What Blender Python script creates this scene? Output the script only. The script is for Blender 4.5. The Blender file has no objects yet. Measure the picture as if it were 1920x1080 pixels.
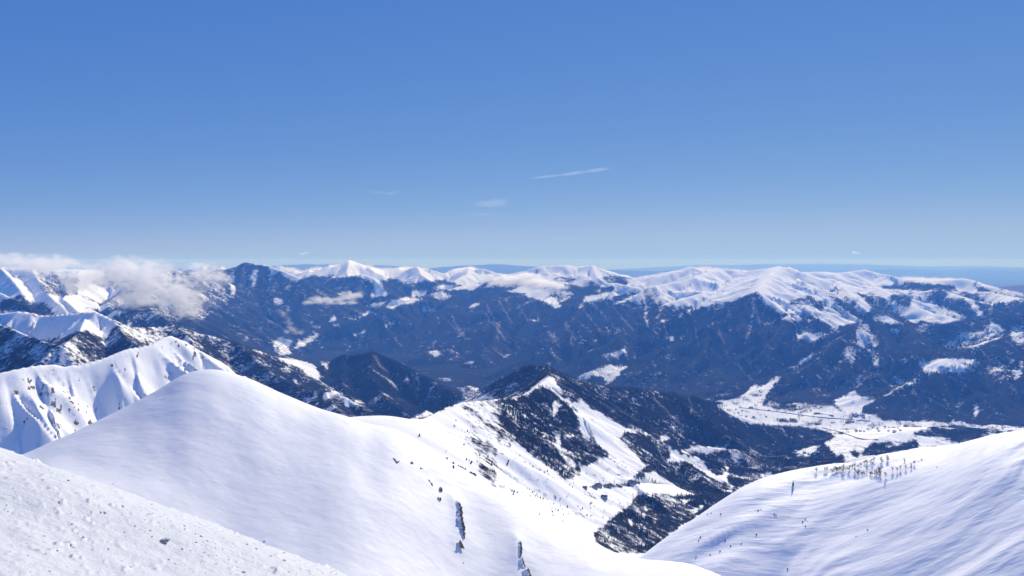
import bpy, math, random
import numpy as np
from mathutils import Vector

random.seed(7)
rng = np.random.default_rng(7)
scene = bpy.context.scene
COL = scene.collection

# ------------------------------------------------------------------ camera, sky, sun
FPX, HORIZON = 1470.0, 488.0                     # focal length and horizon row in 1920x1080 pixels
PITCH = math.atan((540 - HORIZON) / FPX)
SUN_AZ, SUN_EL = math.radians(25), math.radians(35)   # azimuth right of the view axis

cam_d = bpy.data.cameras.new('camera')
cam = bpy.data.objects.new('camera', cam_d)
COL.objects.link(cam)
cam_d.sensor_width = 36.0
cam_d.lens = 36.0 * FPX / 1920
cam_d.clip_start = 0.1
cam_d.clip_end = 400000
cam.rotation_euler = (math.pi / 2 - PITCH, 0, 0)
scene.camera = cam

world = bpy.data.worlds.new('World')
scene.world = world
world.use_nodes = True
wn = world.node_tree
bg = wn.nodes['Background']
sky = wn.nodes.new('ShaderNodeTexSky')
sky.sky_type = 'NISHITA'
sky.sun_disc = False
sky.sun_elevation = SUN_EL
sky.sun_rotation = SUN_AZ
sky.altitude = 6000
sky.air_density = 1.0
sky.dust_density = 0.0
sky.ozone_density = 6.0
# a camera-like response per channel: bright sky blues saturate before reds do
sep = wn.nodes.new('ShaderNodeSeparateColor'); cmb = wn.nodes.new('ShaderNodeCombineColor')
wn.links.new(sky.outputs[0], sep.inputs[0])
for k, (p, g) in enumerate(((.95, .98), (.60, 1.53), (.20, 4.45))):
    pw = wn.nodes.new('ShaderNodeMath'); pw.operation = 'POWER'; pw.inputs[1].default_value = p
    mu = wn.nodes.new('ShaderNodeMath'); mu.operation = 'MULTIPLY'; mu.inputs[1].default_value = g
    wn.links.new(sep.outputs[k], pw.inputs[0]); wn.links.new(pw.outputs[0], mu.inputs[0]); mn = wn.nodes.new('ShaderNodeMath'); mn.operation = 'SMOOTH_MIN'; mn.inputs[1].default_value = (3.7, 5.4, 7.9)[k]; mn.inputs[2].default_value = 1.2
    wn.links.new(mu.outputs[0], mn.inputs[0]); wn.links.new(mn.outputs[0], cmb.inputs[k])
wn.links.new(cmb.outputs[0], bg.inputs[0])
bg.inputs[1].default_value = 0.084

sun_d = bpy.data.lights.new('sun', 'SUN')
sun = bpy.data.objects.new('sun', sun_d)
COL.objects.link(sun)
sun_d.energy = 4.4
sun_d.angle = math.radians(0.5)
sun_d.color = (1.0, .925, .76)
sun.rotation_euler = (math.pi / 2 - SUN_EL, 0, math.pi - SUN_AZ)
sun.location = (0, 0, 500)

scene.view_settings.view_transform = 'Standard'
scene.view_settings.look = 'None'
scene.view_settings.exposure = 0.25
scene.view_settings.gamma = 1.0
scene.view_settings.use_curve_mapping = False
scene.render.engine = 'CYCLES'
cy = scene.cycles
cy.use_denoising = True
cy.denoiser = 'OPENIMAGEDENOISE'
cy.max_bounces = 24
cy.diffuse_bounces = 3
cy.volume_bounces = 20
cy.transparent_max_bounces = 16
cy.volume_max_steps = 512
cy.sample_clamp_indirect = 10

# ------------------------------------------------------------------ helpers
CP, SP = math.cos(PITCH), math.sin(PITCH)

def unproject(px, py, D):
    a, b = (px - 960) / FPX, (540 - py) / FPX
    d = (a, CP + b * SP, -SP + b * CP)
    s = D / d[1]
    return (d[0] * s, D, d[2] * s)

def project(X, Y, Z):
    cz = Y * CP - Z * SP
    cyy = Y * SP + Z * CP
    return 960 + FPX * X / cz, 540 - FPX * cyy / cz

def hash2(ix, iy, seed):
    h = (ix.astype(np.int64) * 374761393 + iy.astype(np.int64) * 668265263 + seed * 974634533) & 0xFFFFFFFF
    h = ((h ^ (h >> 13)) * 1274126177) & 0xFFFFFFFF
    h = h ^ (h >> 16)
    return (h & 0xFFFFFF).astype(np.float32) / np.float32(0xFFFFFF)

def vnoise(x, y, seed=0):
    """gradient-like smooth noise in -1..1"""
    ix, iy = np.floor(x), np.floor(y)
    fx, fy = (x - ix).astype(np.float32), (y - iy).astype(np.float32)
    ix, iy = ix.astype(np.int64), iy.astype(np.int64)
    ux, uy = fx * fx * fx * (fx * (fx * 6 - 15) + 10), fy * fy * fy * (fy * (fy * 6 - 15) + 10)
    out = 0
    for dx in (0, 1):
        for dy in (0, 1):
            a = hash2(ix + dx, iy + dy, seed) * (2 * math.pi)
            g = np.cos(a) * (fx - dx) + np.sin(a) * (fy - dy)
            out = out + g * (ux if dx else 1 - ux) * (uy if dy else 1 - uy)
    return out * 1.5

def fbm(x, y, octs=4, seed=0, gain=0.5):
    o, a = 0, 1.0
    for k in range(octs):
        o = o + a * vnoise(x * 2.03 ** k, y * 2.03 ** k, seed + 17 * k)
        a *= gain
    return o

def smooth(a, b, x):
    t = np.clip((x - a) / (b - a), 0, 1)
    return t * t * (3 - 2 * t)

class TPS:
    def __init__(self, pts, lam=0.0):
        P = np.array(pts, dtype=np.float64)
        self.c = P[:, :2] / 1000
        n = len(P)
        K = self.U(np.hypot(*(self.c[:, None] - self.c[None]).transpose(2, 0, 1))) + lam * np.eye(n)
        Q = np.c_[np.ones(n), self.c]
        A = np.block([[K, Q], [Q.T, np.zeros((3, 3))]])
        self.w = np.linalg.solve(A, np.r_[P[:, 2], 0, 0, 0])
    @staticmethod
    def U(r):
        r = np.maximum(r, 1e-6)
        return r * r * np.log(r)
    def __call__(self, X, Y):
        x, y = X / 1000, Y / 1000
        n = len(self.c)
        o = self.w[n] + self.w[n + 1] * x + self.w[n + 2] * y
        for k in range(n):
            o = o + self.w[k] * self.U(np.hypot(x - self.c[k, 0], y - self.c[k, 1]))
        return o

def tag(o, label=None, cat=None, group=None, kind=None):
    if label: o['label'] = label
    if cat: o['category'] = cat
    if group: o['group'] = group
    if kind: o['kind'] = kind
    return o

# ------------------------------------------------------------------ terrain grid (polar, denser where it is looked at)
az = np.radians(np.r_[np.linspace(-50, -34.2, 45), np.linspace(-34, 34, 900), np.linspace(34.2, 50, 45)])
def geo(a, b, ratio):
    n = int(math.ceil(math.log(b / a) / ratio))
    return a * np.exp(np.arange(n) * math.log(b / a) / n)
rad = np.r_[geo(0.4, 5, 0.07), geo(5, 40, 0.0075), geo(40, 230, 0.02), geo(230, 700, 0.010), geo(700, 1500, 0.0052), geo(1500, 18500, 0.0046),
            geo(18500, 105000, 0.02), [105000]]
R, A = np.meshgrid(rad, az, indexing='ij')
X, Y = (R * np.sin(A)), (R * np.cos(A))
NR, NA = X.shape
FLOOR = -1450.0

REG = ['valley_floor', 'near_snow_slope', 'snow_dome', 'right_snow_slope', 'snow_basin', 'central_mountain',
       'ribbed_snow_ridge', 'left_mountain', 'wooded_pyramid_mountain', 'far_mountain_range', 'high_plateau',
       'cloudy_mountain', 'blue_hills', 'forested_mountain', 'low_wooded_hill']
RI = {n: i for i, n in enumerate(REG)}

# ridges: (region, slope, [(px, py, distance), ...])
RIDGES = [
 # distant blue hills
 ('blue_hills', .09, [(480,500,58799),(560,495,58799),(640,495,61599),(740,498,61599),(830,505,62999),(870,497,64399),(930,494,64399),(1010,499,64399),
                      (1060,505,62999),(1140,506,62999),(1200,508,64399),(1250,506,64399),(1320,510,65800),(1400,512,70000)]),
 ('blue_hills', .07, [(1560,512,70000),(1640,505,72800),(1700,504,72800),(1760,506,74200),(1830,503,72800),(1900,507,72800),(2000,505,72800),(2150,508,70000)]),
 ('blue_hills', .06, [(1300,497,98000),(1450,495,98000),(1600,493,98000),(1700,494,98000),(1800,491,98000),(1960,493,98000),(2100,492,98000)]),
 ('blue_hills', .06, [(-400,500,60000),(0,502,60000),(300,500,60000)]),
 ('blue_hills', .12, [(1880,538,22000),(1920,534,22500),(2000,532,22500),(2100,535,22500)]),
 # far snowy range
 ('far_mountain_range', .42, [(330,510,19500),(385,498,19000),(415,500,18800),(440,503,18500)]),
 ('far_mountain_range', .42, [(400,507,17000),(440,502,16500),(460,491,16200),(500,497,16000),(530,506,15700),(562,522,15200)]),
 ('far_mountain_range', .45, [(460,491,16200),(445,535,15000),(440,575,14300),(470,615,13900),(500,640,13700)]),
 ('far_mountain_range', .45, [(500,497,16000),(520,540,15000),(535,590,14500)]),
 ('far_mountain_range', .38, [(520,506,20000),(575,507,19500),(600,503,19000),(630,493,18600),(655,487,18500),(685,498,18500),(720,504,18700),(745,501,18700),(780,496,18500),
                              (805,502,18500),(822,509,18500),(850,504,18800),(880,499,18800),(905,503,18500),(930,511,18200),(960,516,18000)]),
 ('far_mountain_range', .40, [(655,487,18500),(650,510,17500),(655,520,17000)]),
 ('far_mountain_range', .40, [(780,496,18500),(790,515,17600),(815,530,16900)]),
 ('far_mountain_range', .40, [(880,499,18800),(875,515,17800),(850,528,17000)]),
 ('far_mountain_range', .42, [(575,522,17200),(590,517,17200),(640,518,17000),(680,513,16700),(700,521,16400),(725,545,15700),(742,556,15300)]),
 ('far_mountain_range', .40, [(590,517,17200),(600,555,16000),(620,590,15200)]),
 ('far_mountain_range', .40, [(680,513,16700),(665,550,15600),(640,585,14900)]),
 ('far_mountain_range', .30, [(975,514,18000),(1000,504,17500),(1012,499,17300),(1060,497,17000),(1085,500,17000),(1110,498,16800),(1140,509,16500),(1185,521,16200)]),
 ('far_mountain_range', .25, [(1012,499,17300),(1040,520,16200),(1060,540,15500)]),
 ('far_mountain_range', .25, [(1110,498,16800),(1120,520,15900),(1150,535,15300)]),
 # wooded slopes of the middle distance
 ('high_plateau', 0.43, [(930,528,17000),(870,535,16500),(790,555,15200),(720,580,14000),(650,605,13400),(590,635,13000)]),
 ('high_plateau', 0.43, [(870,535,16500),(840,565,15000),(800,605,13600),(740,635,12600),(670,655,12200)]),
 ('high_plateau', 0.43, [(1060,540,15500),(1000,573,14000),(930,605,12800),(860,640,11600),(790,668,10900),(725,688,10500)]),
 ('high_plateau', 0.48, [(1000,573,14000),(985,605,12700),(965,635,11800)]),
 ('high_plateau', 0.48, [(930,605,12800),(925,640,11500),(900,668,10700)]),
 ('high_plateau', 0.48, [(1100,565,14000),(1080,590,13000),(1040,620,12000),(1010,640,11500)]),
 ('high_plateau', 0.43, [(1150,530,15500),(1200,540,14500),(1260,545,14000),(1330,545,13500),(1250,568,12500),(1180,597,11600),(1090,627,10900),(1000,665,10200),(920,702,9600)]),
 ('high_plateau', 0.48, [(1180,597,11600),(1160,630,10600),(1110,665,9900)]),
 ('high_plateau', 0.48, [(1250,568,12500),(1230,600,11300),(1215,630,10700)]),
 ('high_plateau', 0.48, [(1150,545,14600),(1165,575,13300),(1175,590,12400)]),
 ('high_plateau', 0.51, [(1420,545,12000),(1380,585,11200),(1330,620,10600),(1270,650,10000),(1210,690,9400),(1150,722,9000)]),
 ('high_plateau', 0.51, [(1330,620,10600),(1320,660,9700),(1270,700,9100)]),
 ('high_plateau', 0.55, [(1420,545,12000),(1450,568,11300),(1477,590,10800),(1462,620,10200),(1430,660,9500),(1380,710,8900),(1340,742,8500)]),
 # plateau tops
 ('high_plateau', .26, [(1185,521,16200),(1230,513,16400),(1270,507,16200),(1295,499,16000),(1330,508,16000),(1345,503,16000),(1400,507,15800),(1440,503,15500),
                        (1460,499,15200),(1490,509,15200),(1530,510,15600),(1570,512,16000),(1620,505,16200),(1655,513,16000),(1690,521,15600),(1760,525,15200),
                        (1810,522,15200),(1850,533,14800),(1900,548,14000)]),
 ('high_plateau', .28, [(1460,499,15200),(1440,518,13600),(1420,545,12000)]),
 ('high_plateau', .25, [(1345,503,16000),(1300,520,14800),(1230,535,14300)]),
 ('high_plateau', .30, [(1497,524,14000),(1530,548,13000),(1580,578,12000),(1615,600,11300)]),
 ('high_plateau', .30, [(1497,524,14000),(1470,545,12700),(1480,585,11000)]),
 ('high_plateau', .30, [(1570,530,14200),(1600,555,13000),(1640,580,12000),(1700,605,11100)]),
 ('high_plateau', .30, [(1640,535,14000),(1690,560,12700),(1740,585,11800),(1820,603,11000)]),
 ('high_plateau', .30, [(1760,540,14000),(1820,560,12800),(1880,585,11800)]),
 ('high_plateau', .30, [(1840,545,14000),(1920,560,12500),(2020,575,11500)]),
 # right forested mountain
 ('forested_mountain', .45, [(1760,600,10600),(1700,600,10200),(1640,599,9800),(1600,615,9300),(1558,650,8800),(1510,690,8300),(1465,730,7950),(1430,762,7650)]),
 ('forested_mountain', .45, [(1640,599,9800),(1660,650,8800),(1645,700,8150),(1610,750,7700)]),
 ('forested_mountain', .45, [(1600,615,9300),(1590,670,8500),(1550,720,7900)]),
 ('forested_mountain', .40, [(1700,600,10200),(1720,640,9000),(1715,680,8300),(1670,715,7950)]),
 ('forested_mountain', .35, [(2100,590,11000),(1920,583,10500),(1860,596,10200),(1800,606,10000),(1740,606,10000)]),
 ('forested_mountain', .18, [(1920,620,9400),(1830,650,8500),(1745,682,7950)]),
 ('forested_mountain', .50, [(2050,675,8000),(1920,684,7900),(1840,690,7900),(1745,684,7950),(1700,712,7750),(1655,745,7500),(1622,778,7200)]),
 ('forested_mountain', .50, [(1840,690,7900),(1820,740,7400),(1770,785,7100)]),
 ('forested_mountain', .50, [(1920,684,7900),(1900,740,7300),(1870,795,6900)]),
 # left massif under the cloud
 ('cloudy_mountain', .55, [(-250,500,10500),(0,501,11000),(60,503,11000),(150,505,11500),(250,502,12500),(330,506,13500),(400,515,14500)]),
 ('cloudy_mountain', .60, [(0,501,11000),(20,520,10200),(42,548,9300)]),
 ('cloudy_mountain', .60, [(60,503,11000),(75,530,10000),(100,560,9000),(130,590,8400)]),
 ('cloudy_mountain', .60, [(150,505,11500),(130,540,10000),(118,560,9000),(160,592,8200)]),
 ('cloudy_mountain', .55, [(250,502,12500),(235,540,11000),(200,570,9800),(230,600,8800)]),
 ('cloudy_mountain', .50, [(330,506,13500),(330,545,12200),(345,580,11000),(370,615,9800)]),
 ('cloudy_mountain', .50, [(250,560,9500),(300,590,8700),(350,630,8000),(430,655,7800)]),
 ('cloudy_mountain', .55, [(-60,545,8600),(0,548,8300),(30,562,7800),(60,578,7400)]),
 # left mountain, dark with a snow bowl
 ('left_mountain', .60, [(-300,600,5200),(-100,595,5200),(0,588,5200),(35,583,5100),(58,585,5100),(80,592,5100),(130,590,5050),(180,586,5000),(215,604,4950),(245,615,5100),(285,614,5350),(330,611,5500),
                         (380,626,5600),(440,642,5700),(520,668,6000),(595,694,6400)]),
 ('left_mountain', .65, [(0,608,4700),(40,622,4400),(80,637,4150),(120,650,3950)]),
 ('left_mountain', .65, [(160,600,4900),(150,620,4500),(125,640,4200),(90,665,3900)]),
 ('left_mountain', .65, [(215,604,4950),(240,635,4500),(290,665,4200),(350,690,4000),(420,715,3900)]),
 ('left_mountain', .60, [(330,611,5500),(380,660,4900),(450,700,4600),(520,740,4400)]),
 ('left_mountain', .55, [(440,642,5700),(500,690,5200),(570,730,4800),(640,770,4500)]),
 ('left_mountain', .55, [(520,740,4500),(560,733,4500),(610,736,4400),(650,745,4300),(700,777,4200),(780,805,4000)]),
 ('left_mountain', .55, [(610,736,4400),(625,760,4100),(660,790,3900)]),
 # ribbed ridge
 ('ribbed_snow_ridge', .72, [(-500,730,1700),(-200,712,1850),(0,694,2000),(60,681,2070),(85,679,2100),(120,682,2130),(150,680,2160),(200,668,2230),(240,653,2300),(285,645,2380),(305,635,2440),
                             (322,632,2480),(345,640,2500),(365,654,2500),(385,671,2480),(420,694,2450),(470,725,2500),(560,785,2500)]),
 # pyramid
 ('wooded_pyramid_mountain', .58, [(560,690,6600),(595,694,6600),(612,680,6900),(640,668,7100),(700,660,7000),(730,672,6900),(765,690,6700),(830,722,6500),(878,748,6300)]),
 ('wooded_pyramid_mountain', .60, [(700,660,7000),(690,700,6300),(720,745,5700),(780,790,5200)]),
 ('wooded_pyramid_mountain', .60, [(640,668,7100),(640,710,6300),(650,740,5700)]),
 # central mountain
 ('central_mountain', .60, [(860,768,5000),(905,738,5000),(940,713,5000),(985,687,4900),(1030,691,4800),(1075,712,4800),(1130,724,5000),(1200,728,5200),(1260,737,5400),(1320,751,5600),
                            (1390,781,5700),(1450,800,5800),(1500,806,5900),(1560,824,6000)]),
 ('central_mountain', .60, [(1130,724,5000),(1190,770,4700),(1260,810,4500),(1340,845,4500)]),
 ('central_mountain', .60, [(1260,737,5400),(1330,790,5000),(1400,840,4700),(1450,870,4500)]),
 ('central_mountain', .55, [(755,808,2250),(790,784,2400),(830,762,2600),(868,751,2800),(940,748,3200),(990,737,3500),(1025,711,3900),(1030,691,4800)]),
 ('central_mountain', .62, [(1025,711,3900),(1052,742,3800),(1085,775,3650),(1105,810,3450),(1130,845,3300),(1150,872,3200)]),
 ('central_mountain', .62, [(940,748,3200),(955,790,3000),(965,830,2850)]),
 ('central_mountain', .62, [(990,737,3500),(1010,790,3250),(1050,840,3100),(1075,880,3000)]),
 ('central_mountain', .50, [(1040,703,4500),(1075,740,4350),(1110,765,4300),(1165,800,4200),(1200,810,4200),(1240,822,4150),(1290,855,4000),(1340,890,3850),(1375,912,3750)]),
 ('central_mountain', .55, [(1165,800,4200),(1185,835,3750),(1235,868,3450)]),
 ('central_mountain', .45, [(1235,868,3700),(1280,865,3700),(1310,885,3500),(1330,920,3300)]),
 ('central_mountain', .40, [(1270,842,4300),(1330,836,4400),(1380,842,4400),(1400,860,4300)]),
 # low hill by the valley
 ('low_wooded_hill', .22, [(1500,880,4300),(1560,850,4700),(1640,822,5300),(1710,806,5700),(1780,803,5800),(1850,806,5700),(1920,803,5700),(2100,800,5600)]),
 ('low_wooded_hill', .25, [(1560,870,3900),(1600,862,4000),(1700,845,4300),(1800,835,4500)]),
]

def U3(lst): return [unproject(*p) for p in lst]

# near hills: crest seen as (px, py, distance); foot as (px, tangent of the down angle, distance)
DOME_CREST = [(-500,915,330),(-200,885,345),(40,856,368),(90,834,376),(150,806,387),(240,760,403),(300,728,414),(340,704,422),(370,695,428),(400,692,432),(430,698,435),(470,712,436),(520,735,436),(570,755,436),
 (600,765,436),(650,781,436),(690,796,437),(735,804,440),(760,812,442),(800,836,442),(850,871,440),(900,898,437),(960,932,431),(1010,966,426),(1060,991,420),(1110,1012,414),(1150,1034,408),(1200,1047,402),(1250,1049,396),(1290,1053,391),(1350,1078,382),(1450,1140,365),(1700,1300,320)]
DOME_FOOT = [(-500,.34,275),(0,.29,322),(200,.325,334),(385,.35,344),(560,.39,331),(700,.41,328),(900,.41,366),(1110,.41,372),(1200,.41,366),(1350,.41,350),(1450,.46,320),(1700,.60,270)]
RIGHT_CREST = [(1050,1110,1150),(1200,1045,1230),(1260,1000,1270),(1310,968,1300),(1390,917,1350),(1430,899,1375),(1475,890,1390),(1520,885,1400),(1600,871,1400),(1650,857,1395),(1720,843,1380),(1790,834,1355),(1850,822,1330),(1890,815,1310),(1960,806,1280),
 (2100,796,1220),(2500,770,1100),(3000,740,1000)]
RIGHT_FOOT = [(1050,.46,1110),(1200,.41,1183),(1350,.41,1167),(1500,.41,1193),(1700,.41,1156),(1900,.41,1113),(2200,.42,1100),(3000,.45,1100)]

def crest_hill(x, y, crest, foot, back, curve):
    """a hill whose crest line is given; the near side rounds over into it, the far side falls away"""
    C = np.array([unproject(*c) for c in crest])
    ca = np.arctan2(C[:, 0], C[:, 1]); cr = np.hypot(C[:, 0], C[:, 1]); ct = C[:, 2] / cr
    F = np.array(foot, float); fa = np.arctan((F[:, 0] - 960) / FPX)
    g = np.linspace(ca[0], ca[-1], 1500)
    def sm(v, w):
        k = np.hanning(w); k /= k.sum()
        return np.convolve(np.pad(v, w // 2, mode='edge'), k, mode='valid')[:len(g)]
    gr = sm(np.interp(g, ca, cr), 121); gt = sm(np.interp(g, ca, ct), 45)
    gf = sm(np.interp(g, fa, F[:, 2]), 201); gft = sm(np.interp(g, fa, -F[:, 1]), 101)
    r, a = np.hypot(x, y), np.arctan2(x, y)
    rc, tc, rf, tf = (np.interp(a, g, v) for v in (gr, gt, gf, gft))
    w = np.maximum(0, (rc - r) / (rc - rf))
    T = tc - (tc - tf) * np.where(w < 2, w ** curve, 2 ** curve)
    dr = np.maximum(0, r - rc)
    zb = tc * r - np.where(dr < 130, dr ** 2 / 260, 65 + (dr - 130) * back)
    z = np.where(r < rc, T * r, zb)
    return np.where((a < ca[0]) | (a > ca[-1]), -2000, z)

basin_pts = U3([(900,850,2400),(950,890,2350),(1050,930,2550),(1190,905,3050),(1110,1000,2150),(1000,870,2900),(1205,928,2850),(1060,885,3150),(1160,960,2500),(820,800,2300),(860,880,2050),(960,950,2000),
 (1250,960,2750),(1310,925,3200),(1390,902,3700),(1450,878,4400),(1560,842,5800),(1240,880,3650),(1180,1010,2300),(1290,905,3450)])
basin_pts += [(900, 2300, -1010), (600, 1900, -960), (1500, 2900, -1130), (3000, 6500, -1440), (-500, 4500, -1300), (0, 1500, -640), (-600, 1300, -650), (-1500, 2200, -800), (-2000, 4000, -1100), (2600, 4000, -1250), (1000, 5200, -1300), (0, 7000, -1450), (4500, 5500, -1400)]

def piste(x, y):
    s = y + 0.12 * x
    return -2.66 - 0.345 * x - 0.097 * y - 0.15 * np.maximum(0, np.minimum(s, 30) - 6) ** 2 - 7 * np.maximum(0, s - 30)

def build_height():
    Z = np.full(X.shape, FLOOR, np.float32)
    LAB = np.zeros(X.shape, np.int8)
    DST = np.full(X.shape, 500, np.float32)      # distance from the crest that owns the ground
    Xf, Yf = X.astype(np.float32), Y.astype(np.float32)
    # warp so that crest flanks are not straight
    sel = rad > 1200
    wx, wy = Xf.copy(), Yf.copy()
    sc = np.clip(R[sel] / 9000, .25, 1.5).astype(np.float32)
    # basin
    b = (Y > 900) & (R < 9000) & (np.abs(A) < 0.9)
    zb = TPS(basin_pts, 1e-4)(X[b], Y[b])
    w = smooth(9000, 5500, Y[b]) * smooth(5200, 3800, np.abs(X[b] - 500))
    zb = np.maximum(FLOOR, zb * w + (1 - w) * FLOOR)
    Z[b] = zb
    lb = LAB[b]; lb[(zb > FLOOR + 150)] = RI['snow_basin']; LAB[b] = lb
    for reg, s, pts in RIDGES:
        P = np.array(U3(pts))
        zmax = P[:, 2].max()
        ext = (zmax - FLOOR) / s * 1.15 + 200
        x0, x1, y0, y1 = P[:, 0].min() - ext, P[:, 0].max() + ext, P[:, 1].min() - ext, P[:, 1].max() + ext
        m = (Xf > x0) & (Xf < x1) & (Yf > y0) & (Yf < y1) & (R > 900)
        idx = np.nonzero(m)
        if len(idx[0]) == 0: continue
        x, y = wx[idx], wy[idx]
        best = np.full(x.shape, -1e9, np.float32)
        bd = np.zeros(x.shape, np.float32)
        L = ext / 1.2
        for k in range(len(P) - 1):
            a, bb = P[k], P[k + 1]
            dx, dy = bb[0] - a[0], bb[1] - a[1]
            t = np.clip(((x - a[0]) * dx + (y - a[1]) * dy) / (dx * dx + dy * dy), 0, 1)
            d = np.hypot(x - a[0] - t * dx, y - a[1] - t * dy)
            zc = a[2] + t * (bb[2] - a[2])
            zz = zc - s * d * (1.12 - 0.30 * d / (d + 0.4 * L))
            bd = np.where(zz > best, d, bd)
            np.maximum(best, zz, out=best)
        old = Z[idx]
        k = 26.0
        mx = np.maximum(old, best) + np.where(old > FLOOR + 1, k * np.maximum(0, 1 - np.abs(old - best) / k) ** 2 / 4, 0)
        win = best > old
        Z[idx] = np.maximum(old, mx)
        l = LAB[idx]; l[win] = RI[reg]; LAB[idx] = l
        dd = DST[idx]; dd[win] = bd[win]; DST[idx] = dd
    return Z, LAB, DST

def grads(Z):
    gr = np.gradient(Z, rad, axis=0)
    ga = np.gradient(Z, az, axis=1) / R
    sa, ca = np.sin(A), np.cos(A)
    return gr * sa + ga * ca, gr * ca - ga * sa

def gully(x, y, gx, gy, wl, seed, stretch=1.0):
    """ribs running down the fall line: cosines across the slope, phase from jittered cells"""
    px, py = x / wl, y / wl
    ix, iy = np.floor(px), np.floor(py)
    g = np.hypot(gx, gy) + 1e-6
    sx, sy = -gy / g, gx / g
    acc = np.zeros_like(px); ws = np.zeros_like(px)
    for i in (-1, 0, 1):
        for j in (-1, 0, 1):
            cx, cyy = ix + i, iy + j
            ox = hash2(cx, cyy, seed) * .8 + .1
            oy = hash2(cx, cyy, seed + 5) * .8 + .1
            vx, vy = px - cx - ox, py - cyy - oy
            w = np.exp(-2.2 * (vx * vx + vy * vy))
            acc += w * np.cos((vx * sx + vy * sy) * 2 * math.pi * stretch)
            ws += w
    return acc / ws

print('terrain...')
Z, LAB, DST = build_height()
Z = Z.astype(np.float64)
# erosion detail on everything beyond the near hills
i0 = int(np.searchsorted(rad, 1400))
far = slice(i0, NR)
RIB = np.zeros(X.shape)
for wl, amp, seed in ((1500, 60, 1), (700, 38, 2), (330, 20, 3), (150, 8.5, 4), (70, 3.6, 5)):
    gx, gy = grads(Z)
    gx, gy = gx[far], gy[far]
    g = np.hypot(gx, gy)
    x, y = X[far].astype(np.float32), Y[far].astype(np.float32)
    lab = LAB[far]
    st = np.where(np.isin(lab, [RI['high_plateau'], RI['forested_mountain']]), np.where(Z[far] > -640, 1.15, 1.8) * smooth(.02, .24, g), smooth(.03, .45, g)) * (.06 + .94 * smooth(0, min(wl * .55, 420), DST[far]))
    k = np.ones_like(g)
    r = R[far]
    k *= np.where((lab == RI['ribbed_snow_ridge']), {1500: .12, 700: .45, 330: 2.0, 150: 2.4, 70: 1.0}[wl], 1)
    k *= np.where((lab == RI['central_mountain']), 0.7 if wl < 800 else .1, 1)
    k *= np.where((lab == RI['cloudy_mountain']), 1.4, 1)
    k *= np.where((lab == RI['left_mountain']), 1.0 if wl < 800 else .3, 1)
    k *= np.where((lab == RI['snow_basin']), .25 if wl < 400 else 0, 1)
    k *= np.where((lab == RI['blue_hills']), .5, 1)
    k *= smooth(wl * 95, wl * 42, r) if wl < 400 else 1
    k *= .12 + .88 * smooth(FLOOR + 30, FLOOR + 230, Z[far])
    gu = gully(x, y, gx.astype(np.float32), gy.astype(np.float32), wl, seed)
    RIB[far] += gu * {1500: .25, 700: .45, 330: .4}.get(wl, .08)
    Z[far] += amp * k * st * (gu - 0.25)
# plain relief
nz = fbm(X[far] / 900, Y[far] / 900, 4, 3)
Z[far] += nz * np.where(Z[far] < FLOOR + 90, 3.5, np.where(LAB[far] == RI['snow_basin'], 8, 14)) * smooth(1400, 3000, R[far])

pl = (LAB[far] == RI['high_plateau']) | (LAB[far] == RI['far_mountain_range'])
Z[far] += pl * (26 * fbm(X[far] / 620 + 7, Y[far] / 1100, 3, 5) + 9 * fbm(X[far] / 210, Y[far] / 320, 2, 6)) * smooth(0, 250, DST[far])
m_ = LAB == RI['ribbed_snow_ridge']
for _ in range(1):
    B_ = .5 * Z + .125 * (np.roll(Z, 1, 0) + np.roll(Z, -1, 0) + np.roll(Z, 1, 1) + np.roll(Z, -1, 1))
    Z = np.where(m_, B_, Z)
# near hills
n1 = R < 2600
xx, yy = X[n1], Y[n1]
zd = crest_hill(xx, yy, DOME_CREST, DOME_FOOT, .8, 1.4)
zd += 0.9 * fbm(xx / 60, yy / 60, 3, 21) * smooth(80, 200, np.hypot(xx, yy))
zd -= 14 * smooth(70, 8, np.hypot(xx, yy))
zd = np.where(np.hypot(xx, yy) > 1500, -2000, zd)
zr = crest_hill(xx, yy, RIGHT_CREST, RIGHT_FOOT, .7, 1.5)
# oblique drift ribs on the right slope
wob = 26 * fbm(xx / 210, yy / 210, 2, 33)
u = xx * .94 + yy * .34; v = -xx * .34 + yy * .94 + wob
patch = smooth(-.5, .6, fbm(xx / 320, yy / 320, 2, 39))
zr += (11 * vnoise(u / 700 + 1, v / 240, 30) + 6.5 * fbm(u / 420 + 3, v / 95, 2, 31, .5) + 2.6 * patch * (1 - 2.2 * np.abs(fbm(u / 210, v / 44, 2, 37))) + 1.0 * fbm(u / 120, v / 19, 2, 38)) * smooth(150, 500, np.hypot(xx, yy))
zr = np.where((xx < 60) | (np.hypot(xx, yy) > 2300), -2000, zr)
zp = np.where(np.hypot(xx, yy) < 260, piste(xx, yy), -2000)
pr = np.hypot(xx, yy) < 120
xp, yp = xx[pr], yy[pr]
bump = 0.014 * fbm(xp / .45, yp / .45, 3, 41) + 0.055 * fbm(xp / 2.2, yp / 2.2, 2, 43)
cl = fbm(xp / .12, yp / .12, 3, 47)
bump += 0.035 * np.maximum(0, cl - .30) * (.4 + smooth(-.3, .5, fbm(xp / 1.1, yp / 1.1, 2, 49)))
tr = vnoise((xp * .75 + yp * .66) / 2.4, (-xp * .66 + yp * .75) / .16, 53)
bump -= 0.016 * np.maximum(0, tr - .45)
zp[pr] += bump
zz = Z[n1]; ll = LAB[n1]
for zn, nm in ((zr, 'right_snow_slope'), (zd, 'snow_dome'), (zp, 'near_snow_slope')):
    m = zn > zz
    zz[m] = zn[m]; ll[m] = RI[nm]
Z[n1] = zz; LAB[n1] = ll

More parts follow.
